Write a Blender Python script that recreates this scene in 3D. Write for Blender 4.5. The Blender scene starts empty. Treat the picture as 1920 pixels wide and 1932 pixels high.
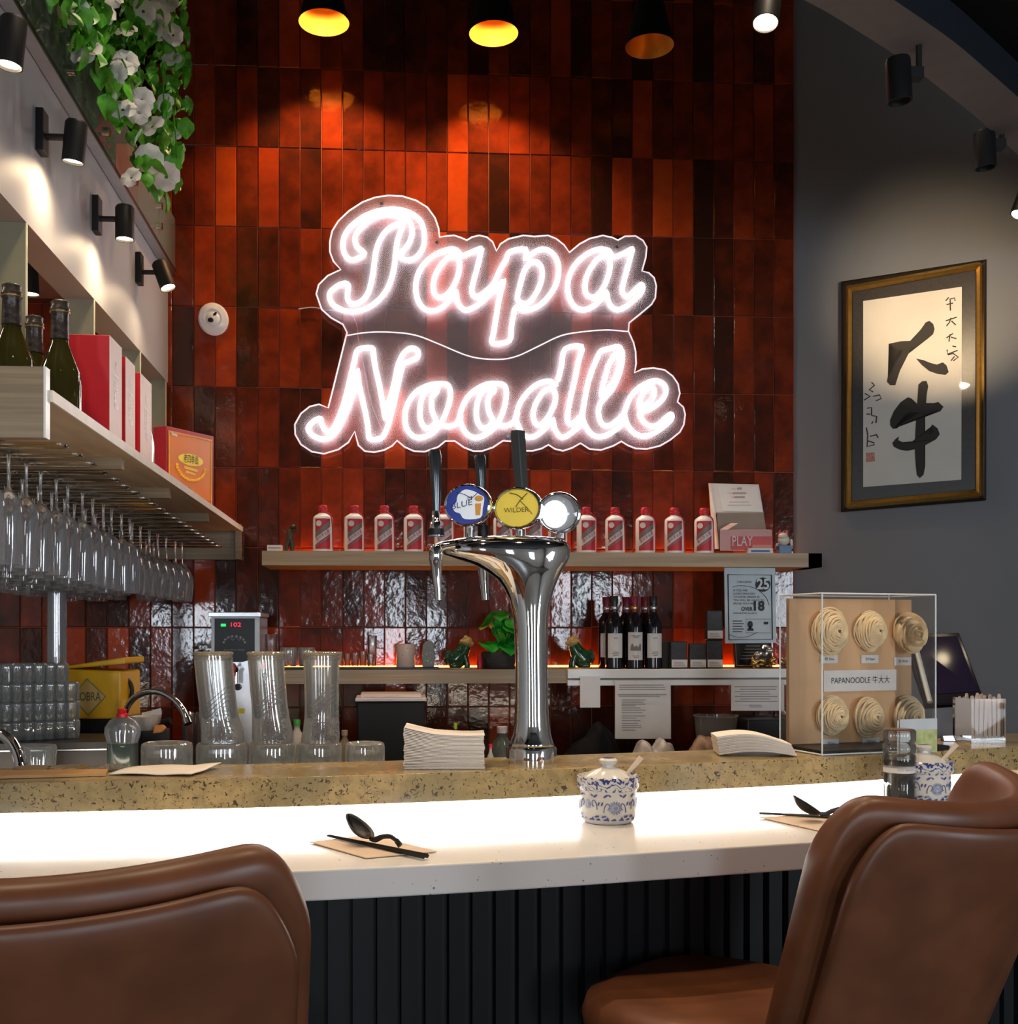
import bpy, bmesh, math, random
from mathutils import Vector, Matrix
R = math.radians
PI = math.pi
random.seed(7)
scn = bpy.context.scene
COL = scn.collection

# ------------------------------------------------------------------ camera
F, CX, CY, CZ = 2050.0, 863.0, 1190.0, 1.43
TH = math.atan(0.0646)
CT, ST = math.cos(TH), math.sin(TH)
WY = 4.145                      # the tiled back wall stands at this Y
cam_d = bpy.data.cameras.new('camera'); cam = bpy.data.objects.new('camera', cam_d); COL.objects.link(cam)
cam.location = (0, 0, CZ); cam.rotation_euler = (PI/2, 0, -TH)
cam_d.sensor_fit = 'HORIZONTAL'; cam_d.sensor_width = 36.0; cam_d.lens = F/1920*36
cam_d.shift_x = (960-CX)/1920; cam_d.shift_y = (CY-966)/1920
cam_d.clip_start = 0.05
scn.camera = cam
scn.view_settings.view_transform = 'Standard'; scn.view_settings.look = 'None'
scn.view_settings.exposure = 0.0; scn.view_settings.gamma = 1.0
scn.view_settings.use_curve_mapping = False
try:
    scn.cycles.transparent_max_bounces = 40; scn.cycles.max_bounces = 10; scn.cycles.transmission_bounces = 8
    scn.cycles.caustics_reflective = False; scn.cycles.caustics_refractive = False
    scn.cycles.sample_clamp_indirect = 4.0; scn.cycles.use_denoising = True
except Exception: pass

def C(x, d, z):                 # right of / ahead of the lens, height above the floor
    return Vector((x*CT + d*ST, -x*ST + d*CT, z))
def P(u, v, d):                 # photograph point at a distance
    return C((u-CX)*d/F, d, CZ + (CY-v)*d/F)
def ang(u): return math.atan((u-CX)/F) + TH
def onY(u, v, Y):
    return P(u, v, Y/(CT - (u-CX)/F*ST))
def onX(u, v, X):
    return P(u, v, X/(ST + (u-CX)/F*CT))
def onZ(u, v, z): return P(u, v, (z-CZ)*F/(CY-v))
def onPl(u, v, p0, n):
    r = P(u, v, 1.0) - Vector((0, 0, CZ)); o = Vector((0, 0, CZ))
    return o + r*((p0-o).dot(n)/r.dot(n))

# ------------------------------------------------------------------ materials
MATS = {}
def nodes(name):
    m = bpy.data.materials.new(name); m.use_nodes = True
    nt = m.node_tree; b = nt.nodes['Principled BSDF']; o = nt.nodes['Material Output']
    return m, nt, b, o
def mat(name, col, rough=0.5, metal=0.0, var=0.06, scale=20.0, bump=0.0, spec=None, emit=None, es=0.0, coat=0.0, stretch=None):
    """principled surface whose colour wanders a little with object-space noise"""
    m, nt, b, o = nodes(name); N, L = nt.nodes, nt.links
    tc = N.new('ShaderNodeTexCoord'); no = N.new('ShaderNodeTexNoise'); no.inputs['Scale'].default_value = scale; no.inputs['Detail'].default_value = 3
    src = tc.outputs['Object']
    if stretch:
        mp = N.new('ShaderNodeMapping'); mp.inputs['Scale'].default_value = stretch; L.new(src, mp.inputs[0]); src = mp.outputs[0]
    L.new(src, no.inputs['Vector'])
    rp = N.new('ShaderNodeValToRGB'); e = rp.color_ramp.elements
    e[0].position = .3; e[1].position = .7
    e[0].color = (*[max(0, c*(1-var)) for c in col], 1); e[1].color = (*[min(1, c*(1+var)) for c in col], 1)
    L.new(no.outputs['Fac'], rp.inputs[0]); L.new(rp.outputs[0], b.inputs['Base Color'])
    b.inputs['Roughness'].default_value = rough; b.inputs['Metallic'].default_value = metal
    if spec is not None: b.inputs['Specular IOR Level'].default_value = spec
    if coat: b.inputs['Coat Weight'].default_value = coat; b.inputs['Coat Roughness'].default_value = .08
    if bump:
        bp = N.new('ShaderNodeBump'); bp.inputs['Strength'].default_value = bump; bp.inputs['Distance'].default_value = .004
        L.new(no.outputs['Fac'], bp.inputs['Height']); L.new(bp.outputs[0], b.inputs['Normal'])
    if emit:
        b.inputs['Emission Color'].default_value = (*emit, 1); b.inputs['Emission Strength'].default_value = es
    MATS[name] = m; return m
def emis(name, col, s):
    m, nt, b, o = nodes(name); N, L = nt.nodes, nt.links; N.remove(b)
    e = N.new('ShaderNodeEmission'); e.inputs[0].default_value = (*col, 1); e.inputs[1].default_value = s
    L.new(e.outputs[0], o.inputs[0]); MATS[name] = m; return m
def thin(name, tint=(.97, .98, .98), haze=.06, hcol=(.9, .93, .95), refl=.9, blend=.35, rough=.02):
    """thin clear glass: see-through face on, mirror-like at grazing angles, a pale haze painting brightness into the glassware"""
    m, nt, b, o = nodes(name); N, L = nt.nodes, nt.links; N.remove(b)
    t = N.new('ShaderNodeBsdfTransparent'); t.inputs[0].default_value = (*tint, 1)
    g = N.new('ShaderNodeBsdfGlossy'); g.inputs[0].default_value = (refl, refl, refl, 1); g.inputs['Roughness'].default_value = rough
    d = N.new('ShaderNodeBsdfDiffuse'); d.inputs[0].default_value = (*hcol, 1)
    tr = N.new('ShaderNodeBsdfTranslucent'); tr.inputs[0].default_value = (*hcol, 1)
    md = N.new('ShaderNodeMixShader'); md.inputs[0].default_value = .5; L.new(d.outputs[0], md.inputs[1]); L.new(tr.outputs[0], md.inputs[2])
    lw = N.new('ShaderNodeLayerWeight'); lw.inputs[0].default_value = blend
    m1 = N.new('ShaderNodeMixShader'); L.new(lw.outputs['Fresnel'], m1.inputs[0]); L.new(t.outputs[0], m1.inputs[1]); L.new(g.outputs[0], m1.inputs[2])
    m2 = N.new('ShaderNodeMixShader'); m2.inputs[0].default_value = haze; L.new(m1.outputs[0], m2.inputs[1]); L.new(md.outputs[0], m2.inputs[2])
    L.new(m2.outputs[0], o.inputs[0]); MATS[name] = m; return m
def wood(name, c1, c2, scale=(2, 40, 40), rough=.45):
    m, nt, b, o = nodes(name); N, L = nt.nodes, nt.links
    tc = N.new('ShaderNodeTexCoord'); mp = N.new('ShaderNodeMapping'); mp.inputs['Scale'].default_value = scale
    no = N.new('ShaderNodeTexNoise'); no.inputs['Scale'].default_value = 2.0; no.inputs['Detail'].default_value = 5; no.inputs['Distortion'].default_value = .6
    rp = N.new('ShaderNodeValToRGB'); rp.color_ramp.elements[0].position = .35; rp.color_ramp.elements[1].position = .65
    rp.color_ramp.elements[0].color = (*c1, 1); rp.color_ramp.elements[1].color = (*c2, 1)
    L.new(tc.outputs['Object'], mp.inputs[0]); L.new(mp.outputs[0], no.inputs['Vector']); L.new(no.outputs['Fac'], rp.inputs[0]); L.new(rp.outputs[0], b.inputs['Base Color'])
    b.inputs['Roughness'].default_value = rough; MATS[name] = m; return m
def speckle(name, base, dots, dens=.28, scale=60, rough=.2, cloud=None):
    """stone with chips: voronoi specks over a softly clouded ground"""
    m, nt, b, o = nodes(name); N, L = nt.nodes, nt.links
    tc = N.new('ShaderNodeTexCoord')
    vo = N.new('ShaderNodeTexVoronoi'); vo.inputs['Scale'].default_value = scale; vo.inputs['Randomness'].default_value = 1
    no = N.new('ShaderNodeTexNoise'); no.inputs['Scale'].default_value = scale*.45; no.inputs['Detail'].default_value = 4
    n2 = N.new('ShaderNodeTexNoise'); n2.inputs['Scale'].default_value = 9; n2.inputs['Detail'].default_value = 4
    for n in (vo, no, n2): L.new(tc.outputs['Object'], n.inputs['Vector'])
    ad = N.new('ShaderNodeMath'); ad.operation = 'MULTIPLY_ADD'; ad.inputs[1].default_value = .75; L.new(no.outputs['Fac'], ad.inputs[0]); L.new(vo.outputs['Distance'], ad.inputs[2])
    rp = N.new('ShaderNodeValToRGB'); rp.color_ramp.elements[0].position = dens+.22; rp.color_ramp.elements[1].position = dens+.30
    rp.color_ramp.elements[0].color = (1, 1, 1, 1); rp.color_ramp.elements[1].color = (0, 0, 0, 1)
    L.new(ad.outputs[0], rp.inputs[0])
    bc = N.new('ShaderNodeValToRGB'); bc.color_ramp.elements[0].position = .35; bc.color_ramp.elements[1].position = .65
    bc.color_ramp.elements[0].color = (*(cloud or base), 1); bc.color_ramp.elements[1].color = (*base, 1); L.new(n2.outputs['Fac'], bc.inputs[0])
    mx = N.new('ShaderNodeMixRGB'); mx.inputs[2].default_value = (*dots, 1); L.new(rp.outputs[0], mx.inputs[0]); L.new(bc.outputs[0], mx.inputs[1]); L.new(mx.outputs[0], b.inputs['Base Color'])
    b.inputs['Roughness'].default_value = rough; MATS[name] = m; return m

def stone_mat():
    """gold stone with dense ragged brown flecks"""
    m, nt, b, o = nodes('gold_fleck_stone'); N, L = nt.nodes, nt.links
    tc = N.new('ShaderNodeTexCoord'); c = None
    def noise(s, d, dis=0.0):
        n = N.new('ShaderNodeTexNoise'); n.inputs['Scale'].default_value = s; n.inputs['Detail'].default_value = d; n.inputs['Distortion'].default_value = dis; L.new(tc.outputs['Object'], n.inputs['Vector']); return n.outputs['Fac']
    def ramp(f, p0, c0, p1, c1):
        r = N.new('ShaderNodeValToRGB'); e = r.color_ramp.elements; e[0].position = p0; e[1].position = p1; e[0].color = (*c0, 1); e[1].color = (*c1, 1); L.new(f, r.inputs[0]); return r.outputs[0]
    base = ramp(noise(7, 4), .35, (.27, .215, .105), .65, (.47, .34, .155))
    mid = ramp(noise(55, 3, .5), .42, (0, 0, 0), .62, (.55, .55, .55))
    fl = ramp(noise(115, 3, 1.2), .595, (0, 0, 0), .645, (1, 1, 1))
    m1 = N.new('ShaderNodeMixRGB'); m1.inputs[2].default_value = (.24, .18, .085, 1); L.new(mid, m1.inputs[0]); L.new(base, m1.inputs[1])
    m2 = N.new('ShaderNodeMixRGB'); m2.inputs[2].default_value = (.055, .04, .022, 1); L.new(fl, m2.inputs[0]); L.new(m1.outputs[0], m2.inputs[1])
    L.new(m2.outputs[0], b.inputs['Base Color']); b.inputs['Roughness'].default_value = .2; return m

def tile_material():
    m, nt, b, o = nodes('zellige_tile'); N, L = nt.nodes, nt.links
    at = N.new('ShaderNodeAttribute'); at.attribute_name = 'tone'
    tc = N.new('ShaderNodeTexCoord')
    n1 = N.new('ShaderNodeTexNoise'); n1.inputs['Scale'].default_value = 9; n1.inputs['Detail'].default_value = 4; n1.inputs['Roughness'].default_value = .6
    ofs = N.new('ShaderNodeVectorMath'); ofs.operation = 'MULTIPLY_ADD'; ofs.inputs[1].default_value = (37, 11, 53)
    L.new(at.outputs['Color'], ofs.inputs[0]); L.new(tc.outputs['Object'], ofs.inputs[2]); L.new(ofs.outputs[0], n1.inputs['Vector'])
    sep = N.new('ShaderNodeSeparateColor'); L.new(at.outputs['Color'], sep.inputs[0])
    ma = N.new('ShaderNodeMath'); ma.operation = 'MULTIPLY_ADD'; ma.inputs[1].default_value = .85; L.new(n1.outputs['Fac'], ma.inputs[0])
    su = N.new('ShaderNodeMath'); su.operation = 'SUBTRACT'; su.inputs[1].default_value = .42; L.new(sep.outputs[0], su.inputs[0]); L.new(su.outputs[0], ma.inputs[2])
    rp = N.new('ShaderNodeValToRGB'); cr = rp.color_ramp
    cr.elements[0].position = .08; cr.elements[0].color = (.042, .012, .006, 1)
    cr.elements[1].position = .95; cr.elements[1].color = (.50, .065, .010, 1)
    for p, c in ((.32, (.12, .018, .006)), (.52, (.23, .030, .008)), (.72, (.36, .042, .008))):
        e = cr.elements.new(p); e.color = (*c, 1)
    L.new(ma.outputs[0], rp.inputs[0]); L.new(rp.outputs[0], b.inputs['Base Color'])
    n2 = N.new('ShaderNodeTexNoise'); n2.inputs['Scale'].default_value = 34; n2.inputs['Detail'].default_value = 2.5
    L.new(ofs.outputs[0], n2.inputs['Vector'])
    bp = N.new('ShaderNodeBump'); bp.inputs['Distance'].default_value = .004; bp.inputs['Strength'].default_value = .22
    L.new(n2.outputs['Fac'], bp.inputs['Height']); L.new(bp.outputs[0], b.inputs['Normal'])
    b.inputs['Roughness'].default_value = .10; b.inputs['Specular IOR Level'].default_value = .45
    return m

M = {}
def mk():
    M['tile'] = tile_material()
    M['grout'] = mat('tile_grout', (.30, .085, .05), .8, scale=60)
    M['wall'] = mat('charcoal_paint', (.150, .155, .165), .62, var=.05, scale=3)
    M['fascia'] = mat('grey_satin_paint', (.33, .33, .345), .45, var=.04, scale=4)
    M['soffit'] = mat('grey_shadow_paint', (.16, .17, .19), .5, scale=4)
    M['pale'] = mat('pale_plaster', (.62, .58, .52), .8, scale=3)
    M['dark'] = mat('black_ceiling', (.007, .0065, .0065), .8, spec=.1)
    M['navy'] = mat('navy_cove', (.0045, .009, .016), .6)
    M['taupe'] = mat('taupe_edge', (.13, .115, .11), .6)
    M['floor'] = mat('dark_floor', (.05, .045, .04), .4, scale=8)
    M['oak'] = wood('oak_shelf', (.33, .22, .12), (.46, .33, .19), (1.2, 30, 30))
    M['oak_y'] = wood('oak_shelf_long', (.58, .43, .28), (.72, .56, .39), (14, 1.0, 30))
    M['oak_dark'] = wood('oak_board_end', (.24, .17, .10), (.34, .25, .15), (1.2, 30, 60))
    M['board'] = wood('bamboo_board', (.58, .34, .16), (.68, .42, .22), (8, 8, 1.0), .4)
    M['stone'] = speckle('gold_speckled_stone', (.47, .345, .165), (.075, .055, .028), .30, 95, .22, (.33, .26, .125))
    M['stone'] = stone_mat()
    M['quartz'] = speckle('white_quartz', (.76, .74, .73), (.22, .21, .20), .155, 85, .12)
    M['slat'] = mat('black_slats', (.009, .0105, .013), .55, spec=.3)
    M['leather'] = mat('tan_leather', (.125, .042, .018), .40, var=.22, scale=14, bump=.10)
    M['leather_in'] = mat('tan_leather_pad', (.145, .049, .020), .38, var=.25, scale=11, bump=.14)
    M['chrome'] = mat('chrome', (.86, .87, .89), .04, 1.0, var=.01)
    M['steel'] = mat('brushed_steel', (.55, .56, .58), .28, 1.0, var=.05, scale=60)
    M['wire'] = mat('bright_wire', (.75, .68, .56), .15, 1.0, var=.03)
    M['black'] = mat('satin_black', (.009, .009, .010), .38, spec=.3)
    M['black_m'] = mat('matt_black_metal', (.013, .012, .012), .5, spec=.3)
    M['white'] = mat('white_gloss', (.80, .80, .80), .25, var=.02)
    M['paper'] = mat('white_paper', (.74, .71, .70), .85, var=.03)
    M['napkin'] = mat('napkin_paper', (.80, .74, .67), .9, var=.03, scale=40)
    M['card'] = mat('pale_card', (.72, .70, .68), .6, var=.03)
    M['ink'] = mat('black_ink', (.02, .02, .022), .6)
    M['greyink'] = mat('grey_ink', (.30, .28, .29), .8)
    M['brush'] = mat('brush_ink', (.022, .016, .012), .7)
    M['red'] = mat('box_red', (.52, .012, .022), .4, var=.05)
    M['deepred'] = mat('deep_red', (.34, .006, .02), .4)
    M['pinkwhite'] = mat('pale_pink_card', (.72, .60, .58), .45, var=.03)
    M['orange'] = mat('orange_print', (.72, .20, .03), .3, var=.12, scale=9)
    M['gold'] = mat('gold_print', (.90, .55, .03), .4, var=.08)
    M['goldm'] = mat('gold_moulding', (.72, .42, .10), .28, .9, var=.10, scale=50)
    M['goldin'] = mat('gold_lamp_lining', (.80, .36, .05), .32, .75, var=.05)
    M['yellow'] = mat('yellow_plastic', (.88, .46, .012), .35, var=.03)
    M['green'] = mat('leaf_green', (.075, .30, .012), .45, var=.55, scale=30)
    M['green2'] = mat('bright_leaf', (.02, .34, .03), .45, var=.45, scale=30)
    M['petal'] = mat('white_petal', (.72, .68, .62), .7, var=.10, scale=30)
    M['glass'] = thin('clear_glass')
    M['rackglass'] = thin('stemware_glass', (.97, .975, .98), .17, (.90, .93, .97), 1.0, .5)  # haze whitens the stemware in place of reflected light
    M['thick'] = thin('thick_glass', (.93, .95, .94), .20, (.90, .91, .88), 1.0, .5)
    M['acryl'] = thin('acrylic_sheet', (.985, .985, .98), .015, (.9, .93, .95), 1.0, .22)
    M['edge'] = mat('acrylic_edge', (.75, .82, .86), .2, var=.02)
    M['signback'] = thin('sign_acrylic', (.84, .80, .87), .21, (.92, .86, .92), .8, .15, .06)
    M['railglass'] = thin('balustrade_glass', (.80, .88, .82), .16, (.66, .74, .68), 1.0, .45)
    M['neon'] = emis('neon_tube', (1.0, .90, .84), 12.0)
    M['signedge'] = mat('lit_acrylic_edge', (.85, .8, .85), .4, emit=(1, .86, .90), es=.55)
    M['ledw'] = emis('white_led_strip', (1.0, .98, .95), 34.0)
    M['ledo'] = emis('amber_led_strip', (1.0, .30, .05), 15.0)
    M['bulb'] = emis('warm_bulb', (1.0, .80, .52), 22.0)
    M['lens_off'] = mat('dark_lens', (.02, .02, .02), .1)
    M['ledfill'] = emis('added_fill_led', (1.0, .84, .66), 30.0)  # glow of the added fill strip behind the ledge
    M['bulbw'] = emis('pendant_bulb', (1.0, .50, .14), 5.0)
    M['screen'] = mat('dark_screen', (.012, .011, .02), .12)
    M['ivory'] = mat('cream_ceramic', (.72, .64, .54), .3)
    M['noodle'] = mat('dried_noodle', (.84, .66, .40), .6, var=.12, scale=40)
    M['soy'] = mat('soy_sauce', (.012, .006, .004), .08)
    M['olive'] = mat('olive_lacquer', (.215, .20, .13), .4, var=.06, scale=5)
mk()

# ------------------------------------------------------------------ objects
ROOT = {}                                  # thing -> its matrix
def tag(o, label=None, cat=None, group=None, kind=None):
    if label: o['label'] = label
    if cat: o['category'] = cat
    if group: o['group'] = group
    if kind: o['kind'] = kind
    return o
def thing(name, loc, label, cat, group=None, rz=0.0):
    o = bpy.data.objects.new(name, None); COL.objects.link(o); o.empty_display_size = .05
    o.location = loc; o.rotation_euler = (0, 0, rz)
    ROOT[o] = Matrix.Translation(Vector(loc)) @ Matrix.Rotation(rz, 4, 'Z')
    return tag(o, label, cat, group)
def root_of(o):
    while o.parent is not None: o = o.parent
    return o
def copy_tree(o, parent=None):
    c = o.copy(); COL.objects.link(c); c.parent = parent
    for ch in [x for x in KIDS.get(o, [])]:
        KIDS.setdefault(c, []).append(copy_tree(ch, c))
    return c
KIDS = {}

class MB:
    """collects shapes and links them as ONE mesh object"""
    def __init__(s): s.b = bmesh.new()
    def quad(s, *p):
        return s.b.faces.new([s.b.verts.new(q) for q in p])
    poly = quad
    def box(s, lo, hi, M4=None):
        x0, y0, z0 = lo; x1, y1, z1 = hi
        v = [Vector(q) for q in ((x0,y0,z0),(x1,y0,z0),(x1,y1,z0),(x0,y1,z0),(x0,y0,z1),(x1,y0,z1),(x1,y1,z1),(x0,y1,z1))]
        if M4 is not None: v = [M4 @ q for q in v]
        v = [s.b.verts.new(q) for q in v]
        for f in ((0,3,2,1),(4,5,6,7),(0,1,5,4),(1,2,6,5),(2,3,7,6),(3,0,4,7)): s.b.faces.new([v[i] for i in f])
        return s
    def hexa(s, bot, top):                 # two quads of four points each
        a = [s.b.verts.new(q) for q in bot]; c = [s.b.verts.new(q) for q in top]
        s.b.faces.new(a[::-1]); s.b.faces.new(c)
        for i in range(4): s.b.faces.new([a[i], a[(i+1) % 4], c[(i+1) % 4], c[i]])
        return s
    def rings(s, rs, cap0=True, cap1=True, closed=False):
        R_ = [[s.b.verts.new(q) for q in r] for r in rs]; n = len(R_[0])
        pairs = list(zip(R_[:-1], R_[1:])) + ([(R_[-1], R_[0])] if closed else [])
        for a, c in pairs:
            for i in range(n): s.b.faces.new([a[i], a[(i+1) % n], c[(i+1) % n], c[i]])
        if cap0 and not closed: s.b.faces.new(R_[0][::-1])
        if cap1 and not closed: s.b.faces.new(R_[-1])
        return s
    def lathe(s, prof, n=24, c=(0, 0, 0), cap0=True, cap1=True, M4=None, sx=1.0, sy=1.0):
        rs = []
        for r, z in prof:
            ring = [Vector((r*sx*math.cos(2*PI*i/n), r*sy*math.sin(2*PI*i/n), z)) for i in range(n)]
            rs.append([(M4 @ q if M4 is not None else q) + Vector(c) for q in ring])
        return s.rings(rs, cap0, cap1)
    def tube(s, pts, r, n=8, closed=False, flat=1.0, up=None):
        pts = [Vector(p) for p in pts]
        q = [pts[0]]
        for p in pts[1:]:
            if (p-q[-1]).length > 1e-6: q.append(p)
        if closed and (q[0]-q[-1]).length < 1e-6: q.pop()
        pts = q; k = len(pts)
        if k < 2: return s
        def tan(i):
            if closed: t = pts[(i+1) % k]-pts[i-1]
            else: t = pts[min(i+1, k-1)]-pts[max(i-1, 0)]
            return t.normalized() if t.length > 1e-9 else Vector((0, 0, 1))
        t0 = tan(0); a = up or (Vector((0, 0, 1)) if abs(t0.z) < .9 else Vector((1, 0, 0)))
        nrm = (a - t0*a.dot(t0)).normalized(); rs = []
        for i in range(k):
            t = tan(i); nrm = nrm - t*nrm.dot(t)
            nrm = nrm.normalized() if nrm.length > 1e-6 else t.orthogonal().normalized()
            bi = t.cross(nrm); rr = r[i] if isinstance(r, (list, tuple)) else r
            rs.append([pts[i] + nrm*(rr*math.cos(2*PI*j/n)) + bi*(rr*flat*math.sin(2*PI*j/n)) for j in range(n)])
        return s.rings(rs, closed=closed)
    def prism(s, pts, ext):                # planar outline pushed along a vector
        ext = Vector(ext); a = [s.b.verts.new(q) for q in pts]; c = [s.b.verts.new(Vector(q)+ext) for q in pts]; n = len(a)
        s.b.faces.new(a[::-1]); s.b.faces.new(c)
        for i in range(n): s.b.faces.new([a[i], a[(i+1) % n], c[(i+1) % n], c[i]])
        return s
    def ball(s, c, r, n=16, m=10, M4=None):
        r = r if isinstance(r, (tuple, list)) else (r, r, r); rs = []
        for j in range(1, m):
            t = PI*j/m
            ring = [Vector((r[0]*math.sin(t)*math.cos(2*PI*i/n), r[1]*math.sin(t)*math.sin(2*PI*i/n), -r[2]*math.cos(t))) for i in range(n)]
            rs.append([(M4 @ q if M4 is not None else q)+Vector(c) for q in ring])
        return s.rings(rs)
    def grid(s, fn, nu, nv):
        g = [[s.b.verts.new(fn(i/nu, j/nv)) for i in range(nu+1)] for j in range(nv+1)]
        for j in range(nv):
            for i in range(nu): s.b.faces.new([g[j][i], g[j][i+1], g[j+1][i+1], g[j+1][i]])
        return s
    def text(s, body, size, fn, extrude=0.0, align='CENTER', width=None, bold=0.0):
        """lettering set flat and carried onto a surface by fn(x, y) -> point"""
        cu = bpy.data.curves.new('lettering', 'FONT'); cu.body = body; cu.size = size; cu.align_x = align; cu.align_y = 'CENTER'; cu.resolution_u = 3; cu.offset = bold*size
        ob = bpy.data.objects.new('lettering', cu); COL.objects.link(ob)
        me = bpy.data.meshes.new_from_object(ob.evaluated_get(bpy.context.evaluated_depsgraph_get()))
        if len(me.vertices):
            xs = [v.co.x for v in me.vertices]; k = 1.0
            if width and max(xs)-min(xs) > 0: k = width/(max(xs)-min(xs))
            mid = (max(xs)+min(xs))/2 if align == 'CENTER' else 0.0
            vs = [s.b.verts.new(fn((v.co.x-mid)*k, v.co.y)) for v in me.vertices]
            for p in me.polygons:
                try: s.b.faces.new([vs[i] for i in p.vertices])
                except ValueError: pass
        bpy.data.objects.remove(ob); bpy.data.curves.remove(cu); bpy.data.meshes.remove(me)
        return s
    def build(s, name, m, parent=None, smooth=False, local=False, bevel=0.0, solid=0.0, sub=0, origin=None, soft=40):
        if not (name and len(s.b.verts)): raise ValueError(name)
        bmesh.ops.recalc_face_normals(s.b, faces=s.b.faces)
        me = bpy.data.meshes.new(name)
        o = bpy.data.objects.new(name, me); COL.objects.link(o)
        if parent is not None:
            o.parent = parent; KIDS.setdefault(parent, []).append(o)
            if not local:
                inv = ROOT[root_of(parent)].inverted()
                for v in s.b.verts: v.co = inv @ v.co
        elif not local:
            if origin is None:
                n = len(s.b.verts); zs = min(v.co.z for v in s.b.verts)
                origin = Vector((sum(v.co.x for v in s.b.verts)/n, sum(v.co.y for v in s.b.verts)/n, zs))
            origin = Vector(origin); o.location = origin
            for v in s.b.verts: v.co -= origin
        s.b.to_mesh(me); s.b.free()
        me.materials.append(m if not isinstance(m, str) else M[m])
        if smooth:
            for p in me.polygons: p.use_smooth = True
            if soft < 180:
                try: me.set_sharp_from_angle(angle=R(soft))
                except Exception: pass
        if bevel:
            md = o.modifiers.new('rounded_edge', 'BEVEL'); md.width = bevel; md.segments = 2; md.limit_method = 'ANGLE'; md.angle_limit = R(35)
        if solid:
            md = o.modifiers.new('thickness', 'SOLIDIFY'); md.thickness = solid; md.offset = 0
        if sub:
            md = o.modifiers.new('smooth', 'SUBSURF'); md.levels = sub; md.render_levels = sub
        return o
def structure(mb, name, m, **k): return tag(mb.build(name, m, **k), kind='structure')

def catmull(pts, n=6, closed=False):
    pts = [Vector(p) for p in pts]; k = len(pts); out = []
    rng = range(k) if closed else range(k-1)
    for i in rng:
        p1, p2 = pts[i], pts[(i+1) % k]
        p0 = pts[i-1] if (closed or i > 0) else p1*2-p2
        p3 = pts[(i+2) % k] if (closed or i+2 < k) else p2*2-p1
        for j in range(n):
            t = j/n
            out.append(.5*((2*p1)+(p2-p0)*t+(2*p0-5*p1+4*p2-p3)*t*t+(3*p1-p0-3*p2+p3)*t*t*t))
    if not closed: out.append(pts[-1])
    return out
def spot(name, loc, to, energy, col, size=60, blend=.4, rad=.02):
    l = bpy.data.lights.new(name, 'SPOT'); o = bpy.data.objects.new(name, l); COL.objects.link(o)
    l.energy = energy; l.color = col; l.spot_size = R(size); l.spot_blend = blend; l.shadow_soft_size = rad
    o.location = loc; o.rotation_euler = (Vector(to)-Vector(loc)).to_track_quat('-Z', 'Y').to_euler()
    return o
def point(name, loc, energy, col, rad=.04):
    l = bpy.data.lights.new(name, 'POINT'); o = bpy.data.objects.new(name, l); COL.objects.link(o)
    l.energy = energy; l.color = col; l.shadow_soft_size = rad; o.location = loc
    return o
WARM = (1.0, .74, .45); COOL = (.80, .90, 1.0)
# ------------------------------------------------------------------ the room
K = onY(1497, 1000, WY); K.z = 0
A2 = R(-25.1); WD = Vector((math.cos(A2), math.sin(A2), 0)); WN = Vector((WD.y, -WD.x, 0))
if WN.y > 0: WN = -WN
ZC = 4.25
FX = -0.82                                  # face of the overhead beam on the glass-rack side

def tile_wall():
    x0 = onY(365.8, 700, WY).x; x1 = onY(1458.5, 700, WY).x
    pw = (x1-x0)/28.0; ph = 0.302; zb = onY(731, 1184, WY).z
    rnd = random.Random(11)
    b = bmesh.new(); lay = b.loops.layers.color.new('tone')
    def face(vs, tone):
        f = b.faces.new(vs)
        for l in f.loops: l[lay] = (*tone, 1)
    i0 = int(math.floor((-2.6-x0)/pw)); i1 = int(math.ceil((K.x-x0)/pw)); j0 = int(math.floor((.6-zb)/ph)); j1 = int(math.ceil((ZC-zb)/ph))
    for i in range(i0, i1):
        for j in range(j0, j1):
            xa = x0+i*pw+.0013; xb = min(x0+(i+1)*pw-.0013, K.x-.001); za = zb+j*ph+.0013; zc = zb+(j+1)*ph-.0013
            if xb-xa < .01: continue
            q = rnd.random()
            t = rnd.gauss(.62, .12) if q < .76 else (rnd.gauss(.28, .10) if q < .90 else rnd.gauss(.88, .06))
            tone = (min(max(t, .03), .99), rnd.random(), rnd.random())
            tx, tz = rnd.gauss(0, .011), rnd.gauss(0, .006); e = .0022
            xm, zm = (xa+xb)/2, (za+zc)/2
            fy = lambda x, z: WY-.0075+tx*(x-xm)+tz*(z-zm)
            o = [b.verts.new((x, fy(x, z)+.0025, z)) for x, z in ((xa, za), (xb, za), (xb, zc), (xa, zc))]
            n = [b.verts.new((x, fy(x, z), z)) for x, z in ((xa+e, za+e), (xb-e, za+e), (xb-e, zc-e), (xa+e, zc-e))]
            k = [b.verts.new((x, WY-.001, z)) for x, z in ((xa, za), (xb, za), (xb, zc), (xa, zc))]
            face(n, tone)
            for s in range(4):
                face([o[s], o[(s+1) % 4], n[(s+1) % 4], n[s]], tone); face([k[s], k[(s+1) % 4], o[(s+1) % 4], o[s]], tone)
    me = bpy.data.meshes.new('wall_back'); b.to_mesh(me); b.free(); me.materials.append(M['tile'])
    o = bpy.data.objects.new('wall_back', me); COL.objects.link(o); tag(o, kind='structure')
    g = MB().box((-3.5, WY-.0015, 0), (K.x+.05, WY+.12, ZC)).build('tile_grout', M['grout'], local=True)
    g.parent = o
tile_wall()

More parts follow.
